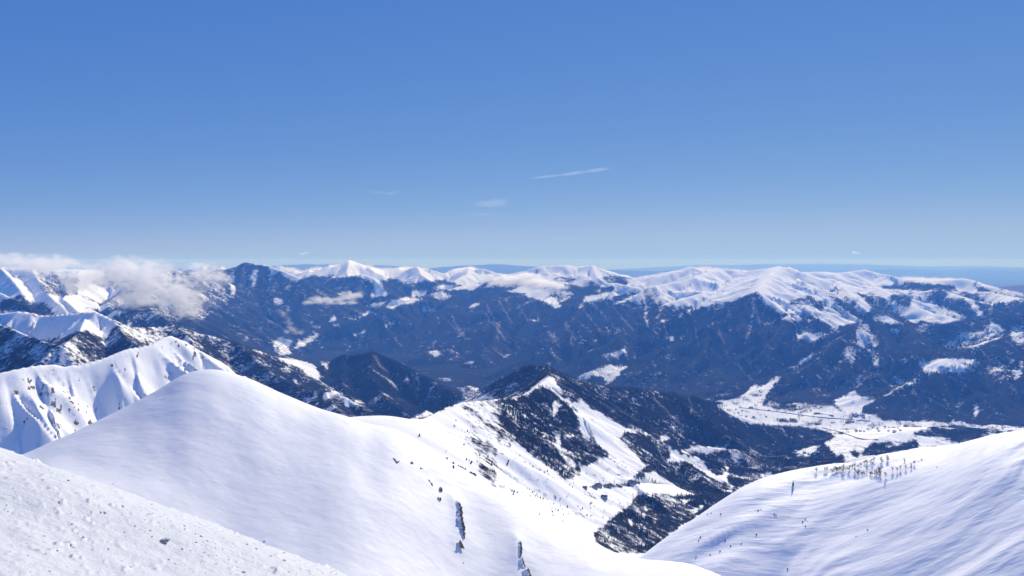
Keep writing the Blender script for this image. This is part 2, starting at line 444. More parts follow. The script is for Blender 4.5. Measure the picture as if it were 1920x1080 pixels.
def zoom(ox, oy, k=3.0):
    return lambda *p: [(ox + a / k, oy + b / k) for a, b in p]
def ground(px, py, rmin=3.0):
    """the ground point seen at a picture position"""
    a, b = (px - 960) / FPX, (540 - py) / FPX
    d = np.array((a, CP + b * SP, -SP + b * CP))
    h = math.hypot(d[0], d[1])
    t = d[2] / h
    aa = math.atan2(d[0], d[1])
    j = min(max(int(np.searchsorted(az, aa)) - 1, 0), NA - 2)
    w = (aa - az[j]) / (az[j + 1] - az[j])
    col = (Z[:, j] * (1 - w) + Z[:, j + 1] * w)
    k = np.nonzero((col >= t * rad) & (rad > rmin))[0]
    i = max(int(k[0]), 1) if len(k) else NR - 1
    e0, e1 = col[i - 1] - t * rad[i - 1], col[i] - t * rad[i]
    f = -e0 / (e1 - e0) if e1 != e0 else 0
    r = rad[i - 1] + np.clip(f, 0, 1) * (rad[i] - rad[i - 1])
    return Vector((r * math.sin(aa), r * math.cos(aa), t * r))


zk = lambda *p: [(680 + a / 4.153, 820 + b / 4.153) for a, b in p]
ROCKS = [
 ('tallest dark crag on the snow hill, running down in a broken wall', 4.6, zk((735,505),(750,530),(762,570),(765,610),(765,650),(775,690),(783,730),(786,770))),
 ('short dark rock directly below the tallest crag', 4.0, zk((748,838),(766,842),(782,852))),
 ('upright narrow crag at the end of the snow shoulder, right of the tallest crag', 2.6, zk((1225,812),(1231,850),(1231,890),(1229,925))),
 ('small leaning rock just under the upright narrow crag', 3.0, zk((1240,955),(1248,980),(1256,995))),
 ('rock cut by the bottom edge below the narrow crag', 4.0, zk((1284,1045),(1297,1062),(1300,1080))),
 ('squat square boulder above the tallest crag', 3.8, zk((590,478),(606,487))),
 ('half buried grey rock just above the square boulder', 2.6, zk((604,402),(616,418))),
 ('slim dark rock high on the shoulder near the basin edge', 2.0, zk((704,205),(706,225),(709,242))),
 ('faint rock fleck left of the slim dark rock', 1.3, zk((658,165),(664,188))),
 ('thin rock band on the skyline of the hill above the basin', 1.6, zk((745,222),(780,238),(800,250))),
 ('curved rock edge lower on the skyline above the basin', 2.0, zk((840,276),(865,287),(880,302))),
 ('leftmost cluster of small rocks on the snow hill', 1.3, zk((243,165),(256,182),(268,202),(282,188))),
 ('pair of small stones right of the leftmost cluster', 1.6, zk((375,195),(392,206))),
 ('single small stone below the pair of stones', 1.4, zk((450,240),(462,246))),
 ('thin diagonal line of rocks leading down to the grey rock', 1.1, zk((513,330),(528,350),(545,375))),
 ('tiny lone stone at the end of a blue snow furrow', 1.4, zk((788,976),)),
]
for k in (0, 1, 2, 5):
    q_ = [ground(px, py, 120) for px, py in ROCKS[k][2]]
    hh = (1.5, 1.0, 1.3, .8)[(0, 1, 2, 5).index(k)]
    dmin = np.full(xx.shape, 1e9)
    for a_, b_ in zip(q_, q_[1:]):
        dx, dy = b_.x - a_.x, b_.y - a_.y
        t_ = np.clip(((xx - a_.x) * dx + (yy - a_.y) * dy) / (dx * dx + dy * dy + 1e-6), 0, 1)
        dmin = np.minimum(dmin, np.hypot(xx - a_.x - t_ * dx + 1.5, yy - a_.y - t_ * dy))
    Z[n1] += hh * np.exp(-(dmin / (3.2 * hh)) ** 1.6)
GX, GY = grads(Z)
SL = np.hypot(GX, GY)
PX, PY = project(X, Y, Z)
# visible from the camera: elevation above the running maximum
T = Z / R
run = np.maximum.accumulate(T, axis=0)
VIS = T >= run - 0.0015

# ------------------------------------------------------------------ ground cover: snow (1) or forest / rock (0)
near_w = smooth(6500, 4500, R)
jx = 3.4 * (near_w * fbm(X / 70, Y / 70, 3, 61) + (1 - near_w) * fbm(X / 190, Y / 190, 3, 62))
jy = 2.4 * (near_w * fbm(X / 70, Y / 70, 3, 67) + (1 - near_w) * fbm(X / 190, Y / 190, 3, 68))
QX, QY = PX + jx, PY + jy

def inside(poly):
    P = np.array(poly, float)
    bx0, by0, bx1, by1 = *P.min(0), *P.max(0)
    m = (QX > bx0) & (QX < bx1) & (QY > by0) & (QY < by1) & VIS & (R > 1400)
    idx = np.nonzero(m)
    x, y = QX[idx], QY[idx]
    c = np.zeros(x.shape, bool)
    n = len(P)
    for i in range(n):
        x0, y0 = P[i]; x1, y1 = P[i - 1]
        if y0 == y1: continue
        cr = ((y0 > y) != (y1 > y)) & (x < (x1 - x0) * (y - y0) / (y1 - y0) + x0)
        c ^= cr
    return tuple(k[c] for k in idx)

N1 = fbm(X / 420, Y / 420, 4, 71)
N2 = fbm(X / 1500, Y / 1500, 3, 73)
SNOW = np.zeros(X.shape)
treeline = np.select([LAB == RI['far_mountain_range'], LAB == RI['high_plateau'], LAB == RI['forested_mountain'], LAB == RI['cloudy_mountain'], LAB == RI['left_mountain']],
                     [-450., -630., -300., -560., -520.], 0.)
SNOW = smooth(-90, 90, Z - treeline + 120 * N1 + 110 * N2)
# avalanche chutes run down into the forest
SNOW = np.clip(SNOW + .42 * smooth(.0, .6, fbm(X / 260, Y / 260, 3, 75)) * smooth(-460, -60, Z - treeline), 0, 1)
for nm, v in (('near_snow_slope', 1), ('snow_dome', 1), ('right_snow_slope', 1), ('snow_basin', 1), ('ribbed_snow_ridge', 1), ('wooded_pyramid_mountain', 0), ('central_mountain', .0), ('blue_hills', .1)):
    SNOW[LAB == RI[nm]] = v
SNOW[LAB == RI['left_mountain']] = np.clip(.28 + .35 * fbm(X / 240, Y / 240, 3, 77) + .2 * smooth(-700, -420, Z), 0, .75)[LAB == RI['left_mountain']]
bh = (LAB == RI['blue_hills']) & (R > 80000)
SNOW[bh] = 0.25
gxs, gys = (k.astype(np.float32) for k in (GX, GY))
xs, ys = X.astype(np.float32), Y.astype(np.float32)
STRK = np.zeros(X.shape)
STRK[far] = gully(xs[far], ys[far], gxs[far], gys[far], 620, 91, 1.6) * .6 + gully(xs[far], ys[far], gxs[far], gys[far], 260, 93, 1.4) * .7
chute = smooth(.12, .6, STRK) * smooth(-.5, .5, fbm(X / 1300, Y / 1300, 3, 95)) * smooth(.04, .2, SL)
LIT_BRUSH = .75 * smooth(.40, .85, RIB + .25 * fbm(X / 240, Y / 240, 3, 141)) * smooth(.03, .12, SL)  # thin scrub on rib crests, lightened to put sunlit relief into the colour
WOOD = .0 + .38 * chute + .16 * LIT_BRUSH + .15 * np.clip(fbm(X / 330, Y / 330, 4, 97), -.3, 1)
wood = np.isin(LAB, [RI[k] for k in ('far_mountain_range', 'high_plateau', 'forested_mountain', 'cloudy_mountain', 'wooded_pyramid_mountain', 'central_mountain')])
SNOW = np.where(wood, np.clip(np.maximum(SNOW, WOOD), 0, 1), SNOW)
clear = smooth(.52, .66, fbm(X / 520, Y / 300, 4, 131)) * smooth(.0, .35, fbm(X / 2600, Y / 2600, 2, 133)) * smooth(.34, .16, SL)
SNOW = np.where(np.isin(LAB, [RI['high_plateau'], RI['forested_mountain'], RI['far_mountain_range']]) & (R > 8500), np.maximum(SNOW, .85 * clear), SNOW)
flat = (LAB == 0) & (R < 20000)
SNOW[flat] = WOOD[flat]
SNOW[(LAB == 0) & (R >= 20000)] = .1
SNOW[LAB == RI['low_wooded_hill']] = .8
hs = (LAB == RI['central_mountain']) | (LAB == RI['left_mountain']) | (LAB == RI['wooded_pyramid_mountain'])

z1, z2, z3, z4, z5, z6, z7, z8 = zoom(0,440), zoom(440,460), zoom(880,460), zoom(1280,460), zoom(0,720), zoom(500,720), zoom(860,720), zoom(1280,720)
zc, zv, zl = zoom(1080,820,6), zoom(1400,740,6), zoom(0,460,6)
zr8 = zoom(1400,440,3.692)

COVER = [
 # (value, polygon) in picture coordinates, draped over the visible ground
 # left mountain
 (.97, zl((0,760),(190,735),(330,750),(460,795),(570,790),(760,805),(900,775),(1090,760),(1200,790),(1310,860),(1250,930),(1200,1060),(1080,1000),(980,960),(880,965),(760,1010),(520,1055),(430,1050),(250,1000),(100,910),(0,890))),
 (.62, zl((1310,850),(1480,925),(1750,960),(1900,930),(1920,1000),(1700,1080),(1600,1080),(1400,960))),
 (.20, zl((700,1080),(880,965),(980,960),(1150,1050),(1180,1080))),
 (.55, zl((950,950),(1010,960),(1090,1010),(1170,1070),(1060,1020))),
 # massif under the cloud
 (.40, [(135,498),(440,500),(430,560),(380,600),(300,600),(235,592),(190,570),(222,548),(165,530),(195,512)]),
 (.85, zl((0,500),(0,240),(350,260),(300,500),(250,530),(140,580))),
 (.10, zl((0,610),(140,590),(250,540),(300,620),(360,680),(480,640),(650,800),(460,790),(330,750),(190,735),(0,760))),
 (.95, zl((310,540),(430,540),(490,600),(380,670),(330,630))),
 (.80, zl((480,640),(580,650),(730,600),(910,670),(900,770),(760,805),(650,790),(560,700))),
 (.42, zl((400,290),(900,340),(880,560),(640,580),(470,520))),
 (.45, zl((1500,700),(1620,720),(1700,900),(1560,820))),
 # far range
 (.97, z2((215,115),(330,125),(390,140),(440,125),(520,120),(640,82),(720,100),(800,130),(900,125),(1030,108),(1150,160),(1340,118),(1470,165),(1420,200),(1320,230),(1240,215),(1180,190),(1140,210),(1040,180),(920,190),(860,190),(800,200),(700,170),(590,178),(520,170),(420,165),(380,180),(320,160))),
 (.12, z2((0,120),(60,95),(150,110),(210,130),(330,195),(400,170),(520,172),(600,180),(700,172),(760,200),(780,260),(760,330),(600,420),(420,480),(200,540),(0,540))),
 (.80, z2((95,200),(105,135),(140,130),(120,190),(105,240))),
 (.80, z2((200,130),(235,135),(200,210))),
 (.95, z2((310,200),(330,150),(400,180),(350,200))),
 (.65, z2((245,255),(320,235),(300,262))),
 (.97, z2((770,200),(830,235),(885,275),(830,290),(765,290),(790,250))),
 (.10, z2((840,205),(920,195),(1010,215),(1080,215),(1150,190),(1240,240),(1110,240),(1000,250),(880,290),(830,235))),
 (.90, z2((915,190),(960,195),(1015,215),(950,212))),
 # middle slopes: wood first, then the clearings
 (.06, z2((600,420),(760,330),(1000,300),(1200,250),(1500,260),(1700,300),(1840,350),(1920,320),(1920,680),(1640,680),(1400,800),(1230,790),(1000,680),(760,600),(600,610),(440,560),(400,500))),
 (.80, z2((205,540),(270,510),(330,540),(300,580),(330,610),(260,620),(220,590))),
 (.80, z2((330,590),(360,540),(470,490),(480,510),(440,540),(380,570))),
 (.95, z2((215,310),(235,292),(280,325),(250,332))),
 (.97, z2((840,355),(870,320),(960,290),(1060,300),(1030,320),(930,335),(880,358))),
 (.97, z2((985,290),(1000,250),(1090,260),(1060,285))),
 (.90, z2((750,355),(780,325),(870,315),(830,335))),
 (.80, z2((620,415),(700,395),(760,365),(810,355),(790,378),(700,410),(650,420))),
 (.85, z2((530,430),(550,402),(580,405),(570,425))), (.8, z2((530,455),(590,440),(580,460))),
 (.90, z2((1040,390),(1070,340),(1125,355),(1110,375),(1080,372))),
 (.90, z2((795,465),(880,435),(930,420),(920,440),(850,455))),
 (.90, z2((615,512),(700,490),(760,475),(740,490),(680,512))),
 (.95, z2((1110,240),(1180,220),(1280,240),(1370,240),(1300,250),(1200,250),(1130,252))),
 (.80, z2((1090,285),(1170,270),(1230,280),(1190,305),(1120,300))),
 (.90, z2((1310,352),(1350,325),(1385,325),(1350,350))),
 (.90, z2((1055,605),(1110,590),(1190,590),(1150,610),(1100,640),(1120,610))),
 (.85, z2((1290,660),(1350,645),(1335,672))),
 (.85, z2((1505,625),(1560,598),(1545,620))),
 (.90, z2((1645,432),(1725,408),(1720,420))),
 (.70, z2((410,465),(490,450),(480,465))),
 (.90, z2((1490,740),(1525,730),(1510,748))),
 (.95, z2((1530,262),(1620,225),(1750,250),(1840,340),(1800,355),(1740,315),(1650,290),(1640,268))),
 (.60, z2((1640,230),(1760,210),(1920,270),(1840,320),(1780,270))),
 (.92, z2((1240,797),(1300,785),(1390,805),(1330,838),(1290,825))),
 (.50, z2((1135,745),(1220,740),(1220,772),(1180,768))),
 (.85, z3((735,620),(800,605),(890,572),(895,590),(850,605),(830,625),(760,632))),
 (.80, z3((590,745),(680,700),(780,672),(890,675),(850,715),(840,735),(800,765),(760,792),(765,745),(700,735),(640,768))),
 (.95, z3((1120,530),(1145,508),(1175,525),(1150,540))),
 (.70, z3((990,545),(1045,518),(1040,540))), (.6, z3((1060,530),(1110,518),(1090,540))),
 (.60, z3((990,595),(1080,578),(1050,597))), (.6, z3((870,640),(950,610),(940,630))),
 (.62, z3((1460,330),(1520,320),(1560,335),(1575,375),(1490,385),(1410,415),(1470,380),(1450,350))),
 # snowfields over the plateau and their lobes
 (.97, z3((640,290),(760,275),(830,250),(960,200),(1100,160),(1300,120),(1640,150),(1620,230),(1560,280),(1400,330),(1260,350),(1200,340),(1080,330),(1000,300),(900,260),(820,290),(740,300),(680,325))),
 (.55, z3((900,260),(1000,300),(1080,330),(1100,300),(1060,240),(960,220))),
 (.97, z3((1605,262),(1650,200),(1720,280),(1790,380),(1740,382),(1660,320))),
 (.08, z3((1440,330),(1605,265),(1660,325),(1740,385),(1600,450),(1500,430))),
 (.75, z3((1640,450),(1700,420),(1800,390),(1880,395),(1860,430),(1760,420))),
 (.97, zr8((80,400),(160,300),(350,320),(480,380),(790,600),(600,640),(520,590),(430,540),(280,540),(150,480))),
 (.30, zr8((290,450),(420,420),(560,470),(520,520),(420,470),(300,490))),
 (.95, zr8((740,480),(800,440),(920,430),(840,540),(770,530))),
 (.97, zr8((930,380),(1130,390),(1250,440),(1400,520),(1580,600),(1340,610),(1200,600),(1160,610),(960,440))),
 (.15, zr8((980,430),(1080,400),(1150,430),(1130,510),(1060,500))),
 (.20, zr8((800,440),(900,420),(1000,470),(1060,560),(960,560),(880,520))),
 (.90, zr8((840,575),(980,570),(1060,600),(1160,620),(1060,640),(900,600))),
 (.12, zr8((920,360),(1100,330),(1300,335),(1440,350),(1460,390),(1300,380),(1000,380))),
 (.97, zr8((1050,290),(1500,305),(1640,350),(1780,400),(1560,410),(1440,350),(1200,330),(1120,320))),
 (.12, zr8((1220,420),(1380,430),(1500,500),(1600,570),(1500,560),(1340,500))),
 (.12, zr8((1540,455),(1700,500),(1790,545),(1660,575),(1600,530))),
 (.95, zr8((1500,440),(1560,440),(1660,580),(1620,570))),
 (.12, zr8((1560,350),(1620,355),(1740,395),(1600,400))),
 (.85, zr8((1600,420),(1840,415),(1920,410),(1920,470),(1800,480),(1660,480))),
 (.55, zr8((1800,470),(1920,420),(1920,480),(1840,490))),
 # right forested mountain
 (.08, z4((430,900),(620,690),(830,470),(1000,430),(1200,440),(1450,440),(1700,400),(1920,370),(1920,1000),(1620,1010),(1400,990),(1250,980),(1020,960),(900,870),(830,900),(600,920),(460,920))),
 (.80, z4((620,690),(660,640),(790,590),(700,650),(640,700))),
 (.80, z4((610,520),(660,485),(800,500),(810,530),(720,540),(680,530))), (.55, z4((810,490),(850,450),(900,490))),
 (.62, z4((975,520),(990,440),(1040,440),(1110,530),(1080,600),(1100,700),(1085,700),(1060,590),(1000,580))),
 (.58, z4((905,590),(930,565),(985,590),(960,670),(920,650))),
 (.97, z4((840,880),(930,835),(965,812),(1010,862),(1090,872),(1020,900),(1010,940),(900,950))),
 (.85, z4((1085,870),(1130,845),(1250,780),(1350,730),(1330,762),(1200,825))),
 (.96, z4((1310,660),(1450,640),(1670,640),(1660,680),(1500,720),(1370,710),(1340,680))),
 (.85, z4((1120,765),(1250,752),(1240,772))),
 (.70, z4((1450,555),(1530,540),(1560,490),(1700,480),(1740,440),(1790,450),(1810,500),(1660,570),(1500,585))),
 (.70, z4((1840,470),(1920,440),(1920,580),(1860,540))),
 (.62, z4((1670,690),(1800,670),(1850,640),(1920,650),(1920,710),(1870,770),(1850,700),(1730,720))),
 (.75, z4((1640,850),(1672,900),(1655,950),(1610,1005),(1640,940))),
 (.85, z4((1130,482),(1230,472),(1220,490))),
 (.50, z4((1300,470),(1360,440),(1390,450),(1340,490))),
 (.90, z4((155,880),(330,850),(400,780),(470,785),(520,738),(558,742),(470,840),(450,910),(300,910))),
 (.35, z4((170,870),(230,790),(290,800),(320,860))),
 (.60, z4((455,915),(480,870),(560,890),(840,890),(840,920),(600,935))),
 (.99, z4((190,905),(330,890),(450,905),(600,935),(840,915),(900,945),(1010,940),(1130,985),(1250,985),(1400,990),(1640,1005),(1920,1020),(1920,1060),(1700,1040),(1500,1010),(1400,1030),(1200,1085),(1040,1110),(900,1080),(760,1040),(500,1020),(380,1000),(280,960))),
 # wooded hills between
 (.92, z2((240,630),(330,640),(450,670),(478,750),(430,740),(380,690),(300,665))),
 (.70, z2((480,660),(540,650),(520,712),(505,690))),
 (.80, z2((320,760),(345,762),(392,797),(350,785))),
 (.72, z2((495,830),(560,820),(600,825),(640,855),(735,880),(690,905),(620,890),(590,840),(520,860),(510,890))),
 (.60, z2((410,875),(480,880),(470,900))),
 (.96, [(740,800),(800,770),(900,820),(1000,860),(1080,890),(1210,900),(1200,935),(1150,970),(1112,1002),(1130,1100),(900,1000),(760,850)]),
 # central mountain: snow apron at the foot, wood on the faces
 (.96, z6((740,250),(900,190),(1100,90),(1180,100),(1260,220),(1150,150),(1160,290),(1280,360),(1340,365),(1400,320),(1500,400),(1640,520),(1200,560),(900,300))),
 (.45, z6((1100,95),(1200,110),(1320,110),(1500,20),(1560,0),(1540,60),(1300,190),(1440,270),(1340,360),(1180,290),(1160,230),(1250,225),(1160,150))),
 (.10, z6((1320,120),(1540,30),(1700,100),(1740,200),(1800,290),(1920,400),(1860,440),(1760,480),(1720,540),(1650,520),(1500,400),(1400,300),(1340,240))),
 (.80, z6((1600,120),(1630,80),(1660,130),(1620,180))),
 (.75, z6((1615,280),(1650,290),(1660,370),(1725,430),(1742,480),(1690,450),(1635,370))),
 (.60, z6((1540,285),(1800,290),(1800,300),(1540,300))),
 (.97, z3((390,775),(440,738),(480,752),(500,800),(545,850),(600,890),(720,930),(860,1020),(950,1050),(1050,1080),(650,1080),(600,960),(560,880),(480,830),(420,790))),
 (.12, z3((460,800),(500,820),(540,860),(520,860))),
 (.97, z7((640,100),(680,90),(760,150),(920,240),(1100,290),(1140,330),(1260,400),(1400,480),(1530,570),(1480,570),(1350,500),(1240,440),(1140,450),(1040,470),(960,560),(700,550),(680,480),(800,420),(850,400),(740,290))),
 (.10, z7((910,320),(940,270),(1100,290),(1180,370),(1200,410),(1130,460),(1040,450),(960,350))),
 (.75, z7((960,300),(1000,320),(1130,440),(1100,430))),
 (.45, z7((1060,290),(1150,310),(1170,350),(1110,350))),
 (.10, z7((1100,480),(1200,440),(1290,440),(1400,520),(1530,582),(1360,640),(1300,610),(1220,570))),
 (.98, z7((1050,500),(1100,490),(1220,570),(1220,595),(1090,580),(1040,560))),
 (.55, z7((205,850),(220,80),(0,0))),
 (.80, z7((1240,375),(1350,345),(1500,355),(1510,385),(1400,390),(1270,392))),
 (.85, z7((1280,402),(1340,408),(1412,475),(1340,468))),
 (.70, z7((1520,400),(1560,390),(1600,430),(1560,445))),
 (.90, z7((1130,290),(1160,283),(1188,310),(1150,330))), (.8, z7((1240,265),(1280,262),(1270,280))),
 (.45, z7((1290,150),(1310,140),(1320,200))),
 (.08, z7((1540,400),(1600,440),(1800,420),(1900,380),(1900,500),(1780,520),(1640,560),(1560,590),(1500,540))),
 # gorge
 (.05, zc((200,1080),(450,940),(600,800),(680,650),(820,620),(1100,660),(1300,650),(1500,640),(1780,560),(1920,560),(1920,700),(1500,820),(1180,1000),(1080,1060),(900,1300),(200,1300))),
 (.05, zc((600,500),(640,560),(300,580),(300,545))) ,
 (.95, zc((1880,640),(1920,600),(1920,670))),
 (.75, zc((800,720),(840,590),(865,590),(855,660),(790,740),(800,810),(870,800),(1060,745),(1090,680),(1120,700),(1080,750),(860,830),(770,840),(765,760))),
 (.85, zc((1150,690),(1350,695),(1340,715),(1240,740),(1200,800),(1210,750))),
 (.75, zc((1200,800),(1300,790),(1470,765),(1440,800),(1300,870),(1260,820))),
 (.70, zc((650,820),(760,840),(830,950),(960,1020),(900,990),(790,920),(680,860))),
 (.70, zc((590,920),(640,940),(680,1080),(620,1000))), (.6, zc((720,980),(760,985),(850,1080),(800,1060))),
 (.92, zc((1620,610),(1700,580),(1780,575),(1760,615))),
 (.90, zv((120,910),(230,870),(300,870),(280,930),(180,930))),
 # low hill beside the valley
 (.07, zv((870,530),(1000,700),(1080,680),(1110,740),(900,800),(690,880),(280,950),(300,860),(480,700),(700,700))),
 (.08, zv((1150,650),(1210,615),(1280,680),(1230,715))),
 (.10, zv((1290,650),(1420,550),(1600,520),(1660,540),(1920,500),(1920,640),(1800,660),(1500,710),(1470,680),(1300,690))),
 (.10, z8((1290,275),(1430,245),(1860,262),(1860,275),(1700,325),(1510,330),(1500,300),(1310,290))),
 (.50, zv((1540,560),(1680,540),(1900,470),(1900,520),(1660,580),(1560,600))),
 (.07, zv((0,330),(300,360),(620,360),(820,400),(1000,470),(840,560),(560,640),(480,700),(380,760),(0,900))),
 # dark copses on the valley floor
 (.35, zv((290,280),(560,270),(580,305),(420,320),(300,305))),
 (.30, zv((620,310),(860,305),(860,330),(640,335))), (.30, zv((930,290),(1060,295),(940,310))),
 (.25, zv((1090,310),(1180,285),(1280,310),(1110,330))), (.35, zv((1210,220),(1320,220),(1300,260),(1220,250))),
 (.45, zv((1020,430),(1080,420),(1100,470),(1020,450))),
 (.40, zv((1580,450),(1640,440),(1640,480),(1590,480))),
]
for v, poly in COVER:
    ix = inside(poly)
    SNOW[ix] = np.clip(v + (WOOD[ix] - .03 if v < .3 else .10 * np.minimum(0, N1[ix] + .35) if v > .7 else .25 * N1[ix]), 0, 1)
WSN = np.where((R < 6200) & (SNOW < .4) & (R > 1500), np.clip(.30 + .34 * fbm(X / 200, Y / 200, 3, 121), .05, .6) * smooth(6200, 4600, R), 0)
# open ribs with their sunlit edges painted in, snow fingers and crest lines, draped over the ground like the clearings
def along(line, w):
    P = np.array(line, float)
    b = (QX > P[:, 0].min() - w) & (QX < P[:, 0].max() + w) & (QY > P[:, 1].min() - w) & (QY < P[:, 1].max() + w) & VIS & (R > 1400)
    idx = np.nonzero(b)
    x, y = QX[idx], QY[idx]
    d = np.full(x.shape, 1e9)
    for (ax, ay), (bx, by) in zip(P[:-1], P[1:]):
        t = np.clip(((x - ax) * (bx - ax) + (y - ay) * (by - ay)) / ((bx - ax) ** 2 + (by - ay) ** 2), 0, 1)
        d = np.minimum(d, np.hypot(x - ax - t * (bx - ax), y - ay - t * (by - ay)))
    return idx, smooth(w, w * .35, d)
LIT_BRUSH[(R > 20500) & ((LAB == RI['blue_hills']) | (LAB == 0))] = .8      # far fields and hills, haze paleness painted into their colour
RIBS = [z2((1415,335),(1450,400),(1490,460)), z2((1408,385),(1470,462)), z2((1485,310),(1520,370),(1560,435)), z2((1600,350),(1650,420)), z2((1200,430),(1250,470),(1300,525)), z2((1480,470),(1535,560)), z2((1210,380),(1260,470),(1290,500)),
        z2((780,610),(830,680),(900,745)), z2((1760,470),(1840,580)), z2((1860,450),(1905,560)), z2((900,520),(940,570)), z2((1110,540),(1130,600)),
        z3((100,330),(130,400),(165,460)), z3((165,310),(200,370),(245,435)), z3((270,330),(330,422)), z3((440,490),(525,585)), z3((540,420),(600,540)), z3((620,430),(670,480),(720,530)), z3((700,330),(780,420),(850,490)),
        z3((640,360),(740,480)), z3((800,340),(880,430),(920,480)), z3((1270,470),(1285,560)), z3((1590,400),(1550,540)), z3((1600,330),(1640,450)), z3((820,820),(880,880),(950,960)), z3((1030,850),(1100,920),(1190,1010)), z3((1560,640),(1640,720)), z3((1230,860),(1270,960)),
        z4((300,660),(390,760)), z4((830,660),(870,700)), z4((1540,720),(1600,800)), z4((1850,800),(1900,860)), z4((1460,830),(1500,900)), z4((700,760),(760,830)), z4((200,480),(240,560))]
for ln in RIBS:
    ix, f_ = along(ln, 2.6)
    LIT_BRUSH[ix] = np.maximum(LIT_BRUSH[ix], f_)
    SNOW[ix] = np.maximum(SNOW[ix], .22 * f_)
FINGERS = [(.80, 3.0, z3((760,275),(800,300),(835,325))), (.80, 3.2, z3((870,255),(920,295),(965,335))), (.75, 3.0, z3((950,215),(985,300),(1000,440))), (.80, 3.0, z3((1000,225),(1060,330))), (.7, 3.0, z3((1060,240),(1100,330))), (.6, 2.6, z3((1090,330),(1060,410))),
           (.7, 3.0, z3((1180,330),(1120,420),(1050,440))), (.8, 3.0, z3((1350,320),(1250,360),(1180,400))), (.6, 2.6, z3((1600,300),(1590,460),(1545,560))), (.5, 2.6, z3((1370,400),(1350,540))), (.7, 2.4, z3((660,300),(620,350))),
           (.85, 2.6, [(868,752),(905,750),(940,748),(990,737),(1020,713)]), (.85, 2.6, [(1022,712),(1040,735),(1062,752),(1078,770)]), (.8, 2.4, [(1034,712),(1055,738),(1072,758),(1090,775)]),
           (.8, 2.6, z2((1700,250),(1760,300),(1830,345))), (.7, 2.6, z2((100,140),(110,180),(100,235))), (.7, 2.6, z2((215,135),(195,200))), (.75, 2.6, z4((1100,590),(1095,700))), (.7, 2.4, z4((500,640),(620,690))),
           (.8, 2.6, zr8((520,380),(640,500),(790,600))), (.8, 2.6, zr8((730,350),(900,450),(1080,560),(1160,610))), (.75, 2.6, zr8((580,350),(640,440),(740,480))), (.8, 2.6, zr8((900,370),(980,450),(1080,540)))]
for v, w, ln in FINGERS:
    ix, f_ = along(ln, w)
    SNOW[ix] = np.maximum(SNOW[ix], v * f_)
# soften the edges a little
for _ in range(2):
    S = SNOW
    SNOW = np.where(R > 1400, .4 * S + .15 * (np.roll(S, 1, 0) + np.roll(S, -1, 0) + np.roll(S, 1, 1) + np.roll(S, -1, 1)), S)

# bare rock: the wind-blown ribs of the left ridge
ROCK = np.zeros(X.shape)
rr = fbm(X / 15, Y / 26, 4, 81, .6) + .9 * fbm(X / 260, Y / 260, 2, 83)
lowr = smooth(640, 780, PY + .35 * PX)
ROCK[LAB == RI['ribbed_snow_ridge']] = (smooth(1.05, 1.4, rr + .30 * smooth(.5, .95, SL) - .30 + .30 * lowr))[LAB == RI['ribbed_snow_ridge']]
ROCK *= VIS

# ------------------------------------------------------------------ materials
def new_mat(name):
    m = bpy.data.materials.new(name)
    m.use_nodes = True
    nt = m.node_tree
    return m, nt, nt.nodes['Principled BSDF'], nt.nodes['Material Output']

def N(nt, typ, **kw):
    n = nt.nodes.new(typ)
    for k, v in kw.items():
        if k.startswith('i_'):
            key = k[2:]
            n.inputs[int(key) if key.isdigit() else key.replace('_', ' ')].default_value = v
        else:
            setattr(n, k, v)
    return n

def math_node(nt, op, a, b=None, c=None, clamp=False):
    n = nt.nodes.new('ShaderNodeMath'); n.operation = op; n.use_clamp = clamp
    for k, v in enumerate((a, b, c)):
        if v is None: continue
        if isinstance(v, (int, float)): n.inputs[k].default_value = v
        else: nt.links.new(v, n.inputs[k])
    return n.outputs[0]

def mapped(nt, scale, rot=(0, 0, 0)):
    tc = nt.nodes.new('ShaderNodeTexCoord')
    mp = nt.nodes.new('ShaderNodeMapping')
    mp.inputs['Scale'].default_value = scale
    mp.inputs['Rotation'].default_value = rot
    nt.links.new(tc.outputs['Object'], mp.inputs[0])
    return mp.outputs[0]

def noise(nt, vec, scale, detail=3, rough=.55):
    n = nt.nodes.new('ShaderNodeTexNoise')
    n.inputs['Scale'].default_value = scale
    n.inputs['Detail'].default_value = detail
    n.inputs['Roughness'].default_value = rough
    nt.links.new(vec, n.inputs['Vector'])
    return n.outputs[0]

def mix_col(nt, fac, a, b):
    n = nt.nodes.new('ShaderNodeMix'); n.data_type = 'RGBA'
    for s, v in ((n.inputs[0], fac), (n.inputs[6], a), (n.inputs[7], b)):
        if isinstance(v, (tuple, float, int)): s.default_value = v
        else: nt.links.new(v, s)
    return n.outputs[2]

def sstep(nt, x, a, b):
    n = nt.nodes.new('ShaderNodeMapRange'); n.interpolation_type = 'SMOOTHSTEP'
    nt.links.new(x, n.inputs[0])
    n.inputs[1].default_value = a; n.inputs[2].default_value = b
    return n.outputs[0]

